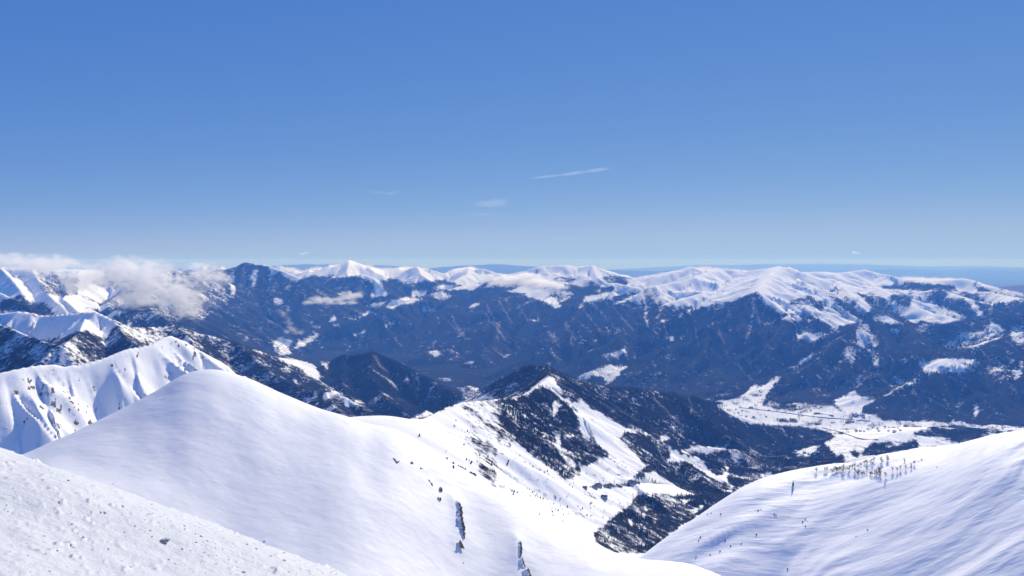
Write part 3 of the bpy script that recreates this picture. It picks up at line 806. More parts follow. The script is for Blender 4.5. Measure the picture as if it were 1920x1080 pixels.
def mountain_material():
    m, nt, bs, out = new_mat('snow_forest_ground')
    L = nt.links
    at = nt.nodes.new('ShaderNodeAttribute'); at.attribute_name = 'snow'
    ar = nt.nodes.new('ShaderNodeAttribute'); ar.attribute_name = 'rock'
    v = mapped(nt, (1, 1, 1))
    big = noise(nt, v, 1 / 90, 4, .6)
    fine = noise(nt, v, 1 / 24, 3, .62)
    s = math_node(nt, 'MULTIPLY', big, .45)
    s = math_node(nt, 'MULTIPLY_ADD', fine, .55, s)          # 0..1 around .5
    s = math_node(nt, 'SUBTRACT', s, .5)
    s = math_node(nt, 'MULTIPLY', s, 3.0)
    s = math_node(nt, 'ADD', at.outputs['Fac'], s)
    sn = sstep(nt, s, .30, .76)
    tree = noise(nt, v, 1 / 14, 2, .6)
    kind = noise(nt, v, 1 / 500, 3, .5)
    bark = mix_col(nt, sstep(nt, kind, .42, .62), (.020, .019, .018, 1), (.010, .014, .014, 1))
    woods = mix_col(nt, sstep(nt, tree, .35, .7), bark, (.036, .032, .030, 1))
    ab = nt.nodes.new('ShaderNodeAttribute'); ab.attribute_name = 'lit_brush'
    bf = sstep(nt, math_node(nt, 'ADD', ab.outputs['Fac'], math_node(nt, 'MULTIPLY', math_node(nt, 'SUBTRACT', big, .5), 1.6)), .25, .9)
    woods = mix_col(nt, math_node(nt, 'MULTIPLY', bf, .8), woods, (.17, .15, .13, 1))  # pale scrub colour, also carries sunlit ribs and far haze
    snowc = mix_col(nt, noise(nt, v, 1 / 220, 3), (.88, .875, .855, 1), (.93, .92, .89, 1))
    c = mix_col(nt, sn, woods, snowc)
    rk = mix_col(nt, noise(nt, v, 1 / 6, 4, .7), (.07, .058, .048, 1), (.24, .20, .165, 1))
    rs = math_node(nt, 'MULTIPLY', math_node(nt, 'SUBTRACT', noise(nt, v, 1 / 7, 6, .75), .5), 3.4)
    rf = sstep(nt, math_node(nt, 'ADD', ar.outputs['Fac'], rs), .45, .62)
    c = mix_col(nt, rf, c, rk)
    L.new(c, bs.inputs['Base Color'])
    bs.inputs['Roughness'].default_value = .75
    bs.inputs['Specular IOR Level'].default_value = .0
    bmp = nt.nodes.new('ShaderNodeBump')
    bmp.inputs['Strength'].default_value = .55
    bmp.inputs['Distance'].default_value = 1.0
    hgt = math_node(nt, 'MULTIPLY', math_node(nt, 'SUBTRACT', 1.0, sn), math_node(nt, 'MULTIPLY', tree, 9.0))
    hgt = math_node(nt, 'ADD', hgt, math_node(nt, 'MULTIPLY', noise(nt, v, 1 / 45, 4, .55), 3.0))
    L.new(hgt, bmp.inputs['Height'])
    L.new(bmp.outputs[0], bs.inputs['Normal'])
    return m

def snow_material(name, layers, strength, base=((.89, .885, .86, 1), (.93, .92, .89, 1)), rough=.6):
    """clean snow; layers = (scale xyz, rotation z, noise scale, height in metres, detail)"""
    m, nt, bs, out = new_mat(name)
    L = nt.links
    h = None
    for sc, rz, ns, hm, det in layers:
        n = noise(nt, mapped(nt, sc, (0, 0, rz)), ns, det, .55)
        n = math_node(nt, 'MULTIPLY', n, hm)
        h = n if h is None else math_node(nt, 'ADD', h, n)
    b = nt.nodes.new('ShaderNodeBump')
    b.inputs['Strength'].default_value = strength
    b.inputs['Distance'].default_value = 1.0
    L.new(h, b.inputs['Height'])
    L.new(b.outputs[0], bs.inputs['Normal'])
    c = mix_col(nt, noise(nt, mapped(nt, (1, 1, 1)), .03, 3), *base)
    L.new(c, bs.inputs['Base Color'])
    bs.inputs['Roughness'].default_value = rough
    bs.inputs['Specular IOR Level'].default_value = .2
    return m

M_mount = mountain_material()
M_dome = snow_material('wind_packed_snow', [((.25, 1, .5), math.radians(-15), .42, .22, 5), ((.5, 1, .5), math.radians(-30), .10, .7, 3), ((1, 1, 1), 0, .03, 2.5, 3), ((.4, 1, 1), math.radians(-12), 1.3, .05, 4)], .5, ((.82, .82, .805, 1), (.87, .865, .85, 1)))
M_right = snow_material('drifted_snow', [((.16, 1, .5), math.radians(-20), .11, 1.5, 5), ((.2, 1, .5), math.radians(-22), .035, 3.0, 3), ((1, 1, 1), 0, .4, .14, 3)], .75, ((.88, .88, .865, 1), (.92, .915, .90, 1)))
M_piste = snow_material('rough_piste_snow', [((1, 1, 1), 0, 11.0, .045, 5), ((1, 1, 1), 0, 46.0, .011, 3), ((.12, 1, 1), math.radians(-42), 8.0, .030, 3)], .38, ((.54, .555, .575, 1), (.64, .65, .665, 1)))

# ------------------------------------------------------------------ terrain meshes, one per land form
NX, NY, NZ = -GX, -GY, np.ones_like(GX)
nl = np.sqrt(NX ** 2 + NY ** 2 + 1)
NRM = np.stack([NX / nl, NY / nl, NZ / nl], -1).reshape(-1, 3).astype(np.float32)
V = np.stack([X, Y, Z], -1).reshape(-1, 3).astype(np.float32)
ii, jj = np.meshgrid(np.arange(NR - 1), np.arange(NA - 1), indexing='ij')
q = np.stack([ii * NA + jj, ii * NA + jj + 1, (ii + 1) * NA + jj + 1, (ii + 1) * NA + jj], -1).reshape(-1, 4)
fl = LAB[:-1, :-1].reshape(-1)
# drop ground far behind the crests that no view from near here can reach
hid = (run - T)[:-1, :-1].reshape(-1)
keep = ~((hid > .12) & (R[:-1, :-1].reshape(-1) > 1500))

def mesh_from(name, verts, faces4, mat, normals=None, attrs=None):
    me = bpy.data.meshes.new(name)
    me.vertices.add(len(verts)); me.vertices.foreach_set('co', np.ascontiguousarray(verts, np.float32).ravel())
    nf = len(faces4)
    me.loops.add(nf * 4); me.loops.foreach_set('vertex_index', np.ascontiguousarray(faces4, np.int32).ravel())
    me.polygons.add(nf); me.polygons.foreach_set('loop_start', np.arange(0, nf * 4, 4, dtype=np.int32))
    me.polygons.foreach_set('use_smooth', np.ones(nf, bool))
    me.update(calc_edges=True)
    for k, v in (attrs or {}).items():
        a = me.attributes.new(k, 'FLOAT', 'POINT'); a.data.foreach_set('value', np.ascontiguousarray(v, np.float32))
    if normals is not None:
        me.normals_split_custom_set_from_vertices(normals)
    me.materials.append(mat)
    o = bpy.data.objects.new(name, me)
    COL.objects.link(o)
    return o

LABELS = {
 'valley_floor': 'snow covered flat valley floor with fields, copses and villages',
 'near_snow_slope': 'rough trampled snow slope in the lower left foreground',
 'snow_dome': 'large smooth rounded snow hill in the foreground',
 'right_snow_slope': 'wind furrowed snow slope at lower right',
 'snow_basin': 'open snowy basin with hamlet and dark wooded gorge',
 'central_mountain': 'dark wooded mountain with bright snow strip in the middle',
 'ribbed_snow_ridge': 'white snow ridge with gullies and bare rocks at left',
 'left_mountain': 'dark speckled mountain with white snow bowl at left',
 'wooded_pyramid_mountain': 'dark wooded pointed mountain left of centre',
 'far_mountain_range': 'distant range of white peaks along the horizon',
 'high_plateau': 'broad snowy plateau with long wooded blue slopes',
 'cloudy_mountain': 'snow streaked mountain under the big cloud',
 'blue_hills': 'faint blue hills on the horizon',
 'forested_mountain': 'blue forested mountain with snow clearings at right',
 'low_wooded_hill': 'low hill with leafless wood beside the valley floor'}
SN, RK, BR = np.maximum(SNOW, WSN).reshape(-1), ROCK.reshape(-1), LIT_BRUSH.reshape(-1)
for k, nm in enumerate(REG):
    f = q[(fl == k) & keep]
    if len(f) == 0: continue
    used, inv = np.unique(f, return_inverse=True)
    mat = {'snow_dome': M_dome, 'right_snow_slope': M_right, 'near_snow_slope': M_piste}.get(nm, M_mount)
    o = mesh_from(nm, V[used], inv.reshape(-1, 4), mat, NRM[used], {'snow': SN[used], 'rock': RK[used], 'lit_brush': BR[used]} if mat is M_mount else None)
    tag(o, LABELS[nm], kind='structure')
print('terrain faces', int(keep.sum()))

# ------------------------------------------------------------------ ground lookup
# (helpers above, placed things below)
def zat(x, y):
    r, a = math.hypot(x, y), math.atan2(x, y)
    i = min(max(np.searchsorted(rad, r) - 1, 0), NR - 2); j = min(max(np.searchsorted(az, a) - 1, 0), NA - 2)
    fr, fa = (r - rad[i]) / (rad[i + 1] - rad[i]), (a - az[j]) / (az[j + 1] - az[j])
    return float((Z[i, j] * (1 - fr) + Z[i + 1, j] * fr) * (1 - fa) + (Z[i, j + 1] * (1 - fr) + Z[i + 1, j + 1] * fr) * fa)

# ------------------------------------------------------------------ haze
def box_mesh(name, lo, hi):
    x0, y0, z0 = lo; x1, y1, z1 = hi
    v = [(x0,y0,z0),(x1,y0,z0),(x1,y1,z0),(x0,y1,z0),(x0,y0,z1),(x1,y0,z1),(x1,y1,z1),(x0,y1,z1)]
    f = [(3,2,1,0),(4,5,6,7),(0,1,5,4),(1,2,6,5),(2,3,7,6),(3,0,4,7)]
    me = bpy.data.meshes.new(name); me.from_pydata(v, [], f)
    return me
hm = bpy.data.materials.new('haze'); hm.use_nodes = True
nt = hm.node_tree; nt.nodes.clear()
pv = nt.nodes.new('ShaderNodeVolumePrincipled'); ho = nt.nodes.new('ShaderNodeOutputMaterial')
pv.inputs['Color'].default_value = (.10, .33, 1.0, 1)
pv.inputs['Absorption Color'].default_value = (1, 1, 1, 1)
pv.inputs['Density'].default_value = 3.8e-5
pv.inputs['Anisotropy'].default_value = 0.05
nt.links.new(pv.outputs[0], ho.inputs['Volume'])
zlow, zhigh = float(Z.min()), float(Z.max())
print('z range', zlow, zhigh, REG[LAB.reshape(-1)[Z.argmax()]], R.reshape(-1)[Z.argmax()])
hme = box_mesh('haze', (-95000, -3000, zlow - 1), (95000, 110000, max(zhigh, 40) + 60))
hme.materials.append(hm)
haze = bpy.data.objects.new('haze', hme); COL.objects.link(haze)
tag(haze, 'thin blue haze filling the valleys', kind='stuff')

# ------------------------------------------------------------------ plain materials for objects
def plain(name, c1, c2, scale, rough=.8, bump=0.0, detail=4):
    m, nt, bs, out = new_mat(name)
    n = noise(nt, mapped(nt, (1, 1, 1)), scale, detail, .6)
    nt.links.new(mix_col(nt, sstep(nt, n, .3, .7), c1, c2), bs.inputs['Base Color'])
    bs.inputs['Roughness'].default_value = rough
    bs.inputs['Specular IOR Level'].default_value = .1
    if bump:
        b = nt.nodes.new('ShaderNodeBump'); b.inputs['Strength'].default_value = .6; b.inputs['Distance'].default_value = bump
        nt.links.new(n, b.inputs['Height']); nt.links.new(b.outputs[0], bs.inputs['Normal'])
    return m
M_bark = plain('bare_branches', (.019, .018, .018, 1), (.038, .034, .032, 1), .6)
M_wood = plain('winter_wood', (.040, .036, .034, 1), (.085, .076, .070, 1), .6)
M_needle = plain('dark_needles', (.012, .018, .014, 1), (.030, .040, .028, 1), .5)
M_rock = plain('weathered_rock', (.075, .066, .056, 1), (.30, .265, .225, 1), .9, .9, .5, 6)
M_cap = plain('fresh_snow', (.88, .875, .855, 1), (.93, .92, .89, 1), 2.0, .6, .05)
M_wall = plain('house_wall', (.22, .19, .16, 1), (.36, .32, .28, 1), .4)
M_roof = plain('dark_metal_roof', (.08, .08, .085, 1), (.16, .15, .15, 1), .2)
M_roofsnow = plain('snowy_roof', (.75, .75, .74, 1), (.90, .89, .87, 1), .3)
M_glass = plain('window_glass', (.02, .025, .03, 1), (.05, .06, .07, 1), 2, .2)
M_cable = plain('pale_cable', (.35, .34, .32, 1), (.5, .48, .45, 1), .05)
M_grass = plain('dry_frosted_grass', (.20, .20, .17, 1), (.55, .56, .54, 1), 30, .8)
M_stone = plain('dark_stone', (.05, .045, .04, 1), (.16, .14, .12, 1), 12, .9, .01)

def pydata(name, v, f, mat, parent=None, smooth_=False, link=True):
    me = bpy.data.meshes.new(name); me.from_pydata(v, [], f); me.update()
    if smooth_:
        me.polygons.foreach_set('use_smooth', [True] * len(me.polygons))
    me.materials.append(mat)
    o = bpy.data.objects.new(name, me)
    if link: COL.objects.link(o)
    if parent: o.parent = parent
    return o

def empty(name, loc, label, cat, group=None, rz=0, sc=1.0):
    o = bpy.data.objects.new(name, None); COL.objects.link(o)
    o.empty_display_size = 1
    o.location = loc; o.rotation_euler = (0, 0, rz); o.scale = (sc,) * 3
    return tag(o, label, cat, group)

def copy_thing(src, loc, rz=0, sc=1.0, label=None, group=None):
    c = src.copy(); COL.objects.link(c)
    c.location = loc; c.rotation_euler = (0, 0, rz); c.scale = sc if isinstance(sc, tuple) else (sc,) * 3
    if label: c['label'] = label
    if group: c['group'] = group
    for ch in src.children:
        d = ch.copy(); COL.objects.link(d); d.parent = c
        for g in ch.children:
            e = g.copy(); COL.objects.link(e); e.parent = d
    return c

R_ = random.Random(11)
def trunk_geo(h, r, lean=0):
    v, f = [], []
    n = 6
    for k, (z, q) in enumerate(((-.6, 1.15), (h * .3, .85), (h * .62, .55), (h * .95, .12))):
        for i in range(n):
            a = 2 * math.pi * i / n
            v.append((math.cos(a) * r * q + lean * z * .08, math.sin(a) * r * q, z))
    for k in range(3):
        for i in range(n):
            f.append((k * n + i, k * n + (i + 1) % n, (k + 1) * n + (i + 1) % n, (k + 1) * n + i))
    return v, f
def bare_crown_geo(h, w, limbs=16, twigs=90, seed=1, low=.25):
    """limbs leaving the trunk and a haze of thin twigs"""
    q = random.Random(seed); v, f = [], []
    def blade(a, b, t):
        a, b = Vector(a), Vector(b)
        d = (b - a).normalized(); s = d.cross(Vector((q.uniform(-1, 1), q.uniform(-1, 1), q.uniform(-1, 1)))).normalized() * t
        k = len(v); v.extend((tuple(a - s), tuple(a + s), tuple(b))); f.append((k, k + 1, k + 2))
    ends = []
    for i in range(limbs):
        z = h * q.uniform(low, .8); a = q.uniform(0, 2 * math.pi)
        L = w * q.uniform(.55, 1.0) * (1 - .45 * (z / h - .3))
        e = (math.cos(a) * L, math.sin(a) * L, z + L * q.uniform(.5, 1.1))
        blade((0, 0, z), e, .10); blade((0, 0, z), e, .10); ends.append(((0, 0, z), e))
    for i in range(twigs):
        s0, e0 = q.choice(ends); t = q.uniform(.35, 1)
        p = [s0[k] + (e0[k] - s0[k]) * t for k in range(3)]
        L = w * q.uniform(.25, .5)
        d = Vector((q.uniform(-1, 1), q.uniform(-1, 1), q.uniform(-.2, 1.1))).normalized() * L
        blade(p, (p[0] + d.x, p[1] + d.y, p[2] + d.z), q.uniform(.09, .22))
    return v, f
def conifer_geo(h, w, seed=1, tiers=6):
    q = random.Random(seed); v, f = [], []
    for t in range(tiers):
        z0 = h * (.12 + .80 * t / tiers); z1 = min(h, z0 + h * .30); rr = w * (1 - t / tiers) ** .85 + .1
        n = 9; k = len(v)
        for i in range(n):
            a = 2 * math.pi * (i + q.uniform(-.3, .3)) / n
            r = rr * q.uniform(.65, 1.1)
            v.append((math.cos(a) * r, math.sin(a) * r, z0 - h * q.uniform(0, .05)))
        v.append((0, 0, z1))
        for i in range(n): f.append((k + i, k + (i + 1) % n, k + n))
    return v, f

# ------------------------------------------------------------------ forests (nobody could count these)
def scatter(name, label, pts, scl, rot, proto, kind='stuff'):
    me = bpy.data.meshes.new(name)
    me.vertices.add(len(pts)); me.vertices.foreach_set('co', np.ascontiguousarray(pts, np.float32).ravel())
    a = me.attributes.new('size', 'FLOAT_VECTOR', 'POINT'); a.data.foreach_set('vector', np.ascontiguousarray(scl, np.float32).ravel())
    a = me.attributes.new('turn', 'FLOAT_VECTOR', 'POINT')
    rv = np.zeros((len(pts), 3), np.float32); rv[:, 2] = rot
    a.data.foreach_set('vector', rv.ravel())
    o = bpy.data.objects.new(name, me); COL.objects.link(o)
    ng = bpy.data.node_groups.new(name, 'GeometryNodeTree')
    ng.interface.new_socket('Geometry', in_out='INPUT', socket_type='NodeSocketGeometry')
    ng.interface.new_socket('Geometry', in_out='OUTPUT', socket_type='NodeSocketGeometry')
    gi, go = ng.nodes.new('NodeGroupInput'), ng.nodes.new('NodeGroupOutput')
    iop = ng.nodes.new('GeometryNodeInstanceOnPoints'); oi = ng.nodes.new('GeometryNodeObjectInfo')
    oi.inputs['Object'].default_value = proto
    oi.inputs['As Instance'].default_value = True
    na = ng.nodes.new('GeometryNodeInputNamedAttribute'); na.data_type = 'FLOAT_VECTOR'; na.inputs['Name'].default_value = 'size'
    nb = ng.nodes.new('GeometryNodeInputNamedAttribute'); nb.data_type = 'FLOAT_VECTOR'; nb.inputs['Name'].default_value = 'turn'
    ng.links.new(gi.outputs[0], iop.inputs['Points']); ng.links.new(oi.outputs['Geometry'], iop.inputs['Instance'])
    ng.links.new(na.outputs[0], iop.inputs['Scale']); ng.links.new(nb.outputs[0], iop.inputs['Rotation'])
    ng.links.new(iop.outputs[0], go.inputs[0])
    md = o.modifiers.new('scatter', 'NODES'); md.node_group = ng
    return tag(o, label, kind=kind)

DR = np.gradient(rad)[:, None]; DA = np.gradient(az)[None, :] * R
AREA = DR * DA
LOOK = VIS | (run - T < .004)
def pick(mask, n, weight):
    w = (mask * weight * AREA).reshape(-1); w = w / w.sum()
    idx = rng.choice(w.size, n, p=w)
    i, j = np.unravel_index(idx, X.shape)
    r = rad[i] + DR[i, 0] * rng.uniform(-.5, .5, n); a = az[j] + np.gradient(az)[j] * rng.uniform(-.5, .5, n)
    zg = Z[i, j] + GX[i, j] * (r * np.sin(a) - X[i, j]) + GY[i, j] * (r * np.cos(a) - Y[i, j])
    return np.c_[r * np.sin(a), r * np.cos(a), zg]

bv, bf = bare_crown_geo(9, 3.6, 9, 34, 5, .15); tv, tf = trunk_geo(9, .28)
proto_bare = pydata('bare_tree_stand', tv + bv, tf + [tuple(i + len(tv) for i in q) for q in bf], M_wood, link=False)
cv, cf = conifer_geo(13, 2.7, 3, 5)
proto_fir = pydata('fir_stand', cv, cf, M_needle, link=False)

WD = np.clip(1 - SNOW * 1.7, 0, 1)
nearw = (R > 1800) & (R < 7400) & LOOK
stand = smooth(-.1, .5, fbm(X / 150, Y / 150, 3, 101))
groups = (('forest', 'leafless wood on the slopes of the nearer mountains', nearw & np.isin(LAB, [RI[k] for k in ('central_mountain', 'snow_basin', 'low_wooded_hill', 'valley_floor', 'wooded_pyramid_mountain', 'left_mountain')]), 95000, .2 + .8 * stand, proto_bare, (.75, 1.45)),
          ('fir_forest', 'dark firs standing among the leafless wood', nearw & np.isin(LAB, [RI[k] for k in ('central_mountain', 'snow_basin', 'low_wooded_hill', 'wooded_pyramid_mountain')]), 14000, np.clip(fbm(X / 300, Y / 300, 3, 103), 0, 1) + .03, proto_fir, (.6, 1.25)))
for nm, lb, mk, n, w, pr_, (lo, hi) in groups:
    p = pick(mk, n, WD ** 1.5 * w)
    sc = rng.uniform(lo, hi, n)
    scatter(nm, lb, p, np.c_[sc, sc, sc * rng.uniform(.8, 1.15, n)], rng.uniform(0, 6.28, n), pr_)
# hedges and copses of the valley fields, in broken lines
vf = (R > 4600) & (R < 9500) & VIS & (Z < FLOOR + 110) & (SNOW > .2)
hedge = smooth(.50, .80, np.abs(fbm(X / 260 + .3 * Y / 400, Y / 55, 2, 105))) + .7 * smooth(.35, .6, fbm(X / 90, Y / 90, 3, 107)) + 1.5 * (1 - SNOW)
p = pick(vf, 22000, hedge ** 2.5 + .004)
sc = rng.uniform(.8, 1.9, len(p))
scatter('valley_copse', 'hedges and copses between the snowy valley fields', p, np.c_[sc, sc, sc], rng.uniform(0, 6.28, len(p)), proto_bare)

# ------------------------------------------------------------------ single trees
def make_tree(name, h, w, seed, label, cat, group, kind='bare', at=(0, 0, 0), sc=1.0):
    t = empty(name, at, label, cat, group, R_.uniform(0, 6.28), sc)
    v, f = trunk_geo(h, .03 * h); pydata('trunk', v, f, M_bark, t)
    v, f = bare_crown_geo(h, w, 18, 150, seed, .2) if kind == 'bare' else conifer_geo(h, w, seed, 8)
    pydata('crown', v, f, M_bark if kind == 'bare' else M_needle, t)
    return t
ridge_spots = zv((880,862),(905,855),(960,885),(985,868),(1010,858),(1040,848),(1060,858),(1090,838),(1110,860),(1130,845),(1150,860),(1160,842),(1215,812),(1215,862),(1250,900),(1262,888),(1285,802),(1320,910),
                 (1345,775),(1350,862),(1360,782),(1390,775),(1395,902),(1430,752),(1440,910),(1470,912),(1480,855),(1490,895),(1500,865),(1512,755),(1525,772),(1580,738),(1590,752),(1775,755),(1885,785),(1850,815),
                 (1790,835),(1730,842),(1690,862),(1640,862),(1025,870),(1075,875),(1300,915),(1410,915),(1455,890),(1505,905),(1325,785),(1405,760))
ridge_spots += [(x + R_.gauss(0, 13), y + abs(R_.gauss(0, 3))) for x, y in ridge_spots[::4] if x < 1660]
protos = []
for k, (px, py) in enumerate(ridge_spots):
    p = ground(px, py, 700)
    if k < 4:
        protos.append(make_tree('bare_tree', R_.uniform(7.5, 10.5), R_.uniform(3.0, 4.2), 200 + k, 'small leafless tree at the left end of the row on the right crest', 'tree', 'leafless trees along the right crest', at=p))
    else:
        copy_thing(protos[k % 4], p, R_.uniform(0, 6.28), R_.uniform(.7, 1.15), 'small leafless tree ' + ('at the left end of the row on the right crest' if px < 1575 else 'in the thick middle of the row on the right crest' if px < 1650 else 'standing apart to the right of the row on the right crest'))
p = ground(1487, 912, 700)
make_tree('lone_fir_tree', 11, 2.2, 31, 'lone dark narrow tree standing apart on the smooth snow of the right slope', 'tree', None, 'fir', p)

def make_bush(name, h, w, seed, label, cat, group, at):
    q = random.Random(seed); v, f = [], []
    for i in range(150):
        a, e = q.uniform(0, 6.28), q.uniform(.1, 1.3)
        L = q.uniform(.4, 1.0)
        x, y = q.uniform(-.35, .35) * w, q.uniform(-.35, .35) * w
        tip = (x + math.cos(a) * math.cos(e) * L * w * .7, y + math.sin(a) * math.cos(e) * L * w * .7, math.sin(e) * L * h)
        k = len(v); t = q.uniform(.10, .22)
        v += [(x - t * math.sin(a), y + t * math.cos(a), -.3), (x + t * math.sin(a), y - t * math.cos(a), -.3), tip]; f.append((k, k + 1, k + 2))
    o = pydata(name, v, f, M_bark); o.location = at; o.rotation_euler = (0, 0, R_.uniform(0, 6.28))
    return tag(o, label, cat, group)
bush_spots = z8((425,712),(440,708),(410,710),(515,732),(525,738),(690,762),(700,772),(675,775),(215,732),(160,728),(140,735),(100,862),(90,882),(210,942),(155,962),(415,848),(1040,822),(590,1042),(270,912),(75,972),(1430,468),(1345,425),(1250,435),(1285,465),(975,858),(330,900),(240,880),(690,800))
bush0 = None
for px, py in bush_spots:
    p = ground(px, py, 600)
    if bush0 is None:
        bush0 = make_bush('bare_bush', 2.6, 2.6, 41, 'low leafless bush in the middle of the right snow slope', 'bush', 'bushes on the right snow slope', p)
    else:
        copy_thing(bush0, p, R_.uniform(0, 6.28), R_.uniform(.4, .9), 'low leafless bush ' + ('low down at the left edge of the right snow slope' if px < 1370 else 'in the middle of the right snow slope' if py > 900 else 'high on the right snow slope near its crest'))
basin_spots = z7((45,428),(60,438),(75,443),(100,458),(120,467),(140,473),(160,480),(180,487),(200,493),(290,592),(300,602),(312,608),(405,638),(425,605),(430,633),(445,642),(460,643),(475,648),(490,638),(540,633),(546,643),(615,628),(608,638),
                 (640,582),(710,627),(740,582),(745,673),(738,683),(590,738),(722,740),(530,703),(545,708),(560,715),(572,693),(612,693),(165,413),(400,458),(345,403),(280,438),(415,473),(460,483),(500,493),(380,473),(1020,468),(1015,483),(1005,498),
                 (1000,508),(990,523),(985,538),(770,578),(795,583),(760,573),(860,420),(415,612),(420,625),(438,625),(70,448),(90,450),(130,475),(190,494),(255,583),(330,612),(500,650),(480,632))
basin_spots += z6((1055,238),(1065,208),(1100,263),(1115,273),(1130,268),(1140,283),(1150,303),(1160,313),(1170,333),(1245,413),(1355,453),(1010,383),(860,293),(1110,345),(1060,245))
for k in range(70):
    basin_spots.append((R_.uniform(960, 1200), R_.uniform(885, 975)))
fir0 = None
for k, (px, py) in enumerate(basin_spots):
    p = ground(px, py, 1500)
    gp = 'trees scattered over the snowy basin'
    zone = ('in the row along the track at the left of the basin' if px < 930 and py > 858 else 'on the white apron high under the wooded face' if py < 868 else 'lining the road beside the hamlet' if px > 1180
            else 'in the dense clump on the near side of the basin' if 940 < px < 1030 and 905 < py < 945 else 'on the open snow in the middle of the basin' if px < 1090 else 'on the snow near the edge of the gorge')
    lb = ('tiny dark fir ' if k == 0 or k % 3 and k > 1 else 'tiny leafless tree ') + zone
    if k == 0: fir0 = make_tree('basin_tree', 8, 2.6, 51, lb, 'tree', gp, 'fir', p)
    elif k == 1: bare0 = make_tree('basin_tree', 8, 3.0, 52, lb, 'tree', gp, 'bare', p)
    else: copy_thing(fir0 if k % 3 else bare0, p, R_.uniform(0, 6.28), R_.uniform(.5, 1.25) * (.7 if k > 78 else 1), lb)

# ------------------------------------------------------------------ houses
def make_house(name, L, W, H, label, group, at, rz, roofmat):
    t = empty(name, at, label, 'house', group, rz)
    l, w = L / 2, W / 2
    v = [(-l,-w,-3),(l,-w,-3),(l,w,-3),(-l,w,-3),(-l,-w,H),(l,-w,H),(l,w,H),(-l,w,H),(-l,0,H+W*.34),(l,0,H+W*.34)]
    pydata('wall', v, [(0,1,5,4),(2,3,7,6),(1,2,6,9,5),(3,0,4,8,7)], M_wall, t)
    e, g = .7, H + W * .34 + .25
    zz = H - .35 * .68
    v = [(-l-e,-w-e,zz),(l+e,-w-e,zz),(l+e,0,g),(-l-e,0,g),(l+e,w+e,zz),(-l-e,w+e,zz),(-l-e,-w-e,zz+.5),(l+e,-w-e,zz+.5),(l+e,0,g+.5),(-l-e,0,g+.5),(l+e,w+e,zz+.5),(-l-e,w+e,zz+.5)]
    rf = pydata('roof', v, [(6,7,8,9),(9,8,10,11),(1,0,3,2),(2,3,5,4),(0,1,7,6),(4,5,11,10),(1,2,8,7),(2,4,10,8),(3,0,6,9),(5,3,9,11)], roofmat, t)
    c = .5
    pydata('chimney', [(x * c + l * .4, y * c, z) for z in (g - .6, g + 1.4) for x, y in ((-1,-1),(1,-1),(1,1),(-1,1))], [(0,1,5,4),(1,2,6,5),(2,3,7,6),(3,0,4,7),(4,5,6,7)], M_wall, rf)
    for sx in (-.5, 0, .5):
        x0, x1 = sx * L * .8 - .7, sx * L * .8 + .7
        pydata('window', [(x0,-w-.06,H*.35),(x1,-w-.06,H*.35),(x1,-w-.06,H*.35+1.5),(x0,-w-.06,H*.35+1.5),(x0,-w+.1,H*.35),(x1,-w+.1,H*.35),(x1,-w+.1,H*.35+1.5),(x0,-w+.1,H*.35+1.5)],
               [(0,1,2,3),(0,4,5,1),(1,5,6,2),(2,6,7,3),(3,7,4,0)], M_glass, t)
    return t
ham = zc((640,515),(612,508),(660,528),(345,556),(325,560),(245,552),(268,558),(210,575),(100,580),(320,686),(700,522),(375,552))
h0 = None
for k, (px, py) in enumerate(ham):
    p = ground(px, py, 1500)
    if h0 is None: h0 = make_house('house', 15, 10, 6, 'small dark house of the hamlet on the far edge of the snowy basin', 'houses of the hamlet in the basin', p, .3, M_roof)
    else: copy_thing(h0, p, R_.uniform(-.6, .9), R_.uniform(.8, 1.25))
v0 = None
vs = []
for k in range(16): vs.append((1400 + R_.uniform(1190, 1330) / 6, 740 + R_.uniform(222, 262) / 6))
for k in range(14): vs.append((1400 + R_.uniform(520, 850) / 6, 740 + R_.uniform(640, 690) / 6))
for k in range(14): vs.append((1400 + R_.uniform(1200, 1750) / 6, 740 + R_.uniform(340, 440) / 6))
for k in range(8): vs.append((1400 + R_.uniform(-150, 350) / 6, 740 + R_.uniform(130, 250) / 6))
for k, (px, py) in enumerate(vs):
    p = ground(px, py, 4000)
    if v0 is None: v0 = make_house('village_house', 14, 10, 6, 'tiny snow roofed house in the cluster under the bright snow fan', 'houses in the wide valley', p, .5, M_roofsnow)
    else: copy_thing(v0, p, R_.uniform(-1.2, 1.2), R_.uniform(.8, 1.4), 'tiny snow roofed house ' + ('in the cluster under the bright snow fan' if k < 16 else 'in the village at the dark near edge of the valley' if k < 30 else 'scattered among the speckled fields of the valley' if k < 44 else 'at the far left end of the valley floor'))
fs0 = None
for k in range(36):
    px, py = (R_.gauss(533, 16), R_.gauss(645, 8)) if k < 24 else (R_.uniform(858, 898), R_.uniform(727, 736))
    p = ground(px, py, 6000)
    if fs0 is None: fs0 = copy_thing(v0, p, .4, 1.4, 'tiny pale house in the hazy village deep in the left valley', 'houses of the hazy far villages')
    else: copy_thing(fs0, p, R_.uniform(-1.2, 1.2), R_.uniform(1.0, 1.8), 'tiny pale house ' + ('in the hazy village deep in the left valley' if k < 24 else 'in the small white field behind the wooded hill'))
# long dark shed on the valley floor
p0, p1 = ground(*zv((745, 222))[0], 4000), ground(*zv((1000, 252))[0], 4000)
mid = (p0 + p1) / 2
dx = p1 - p0
shed = make_house('long_shed', max(60, dx.length * .8), 24, 8, 'long low dark shed in the middle of the valley fields', None, mid, math.atan2(dx.y, dx.x), M_roof)
shed['category'] = 'shed'

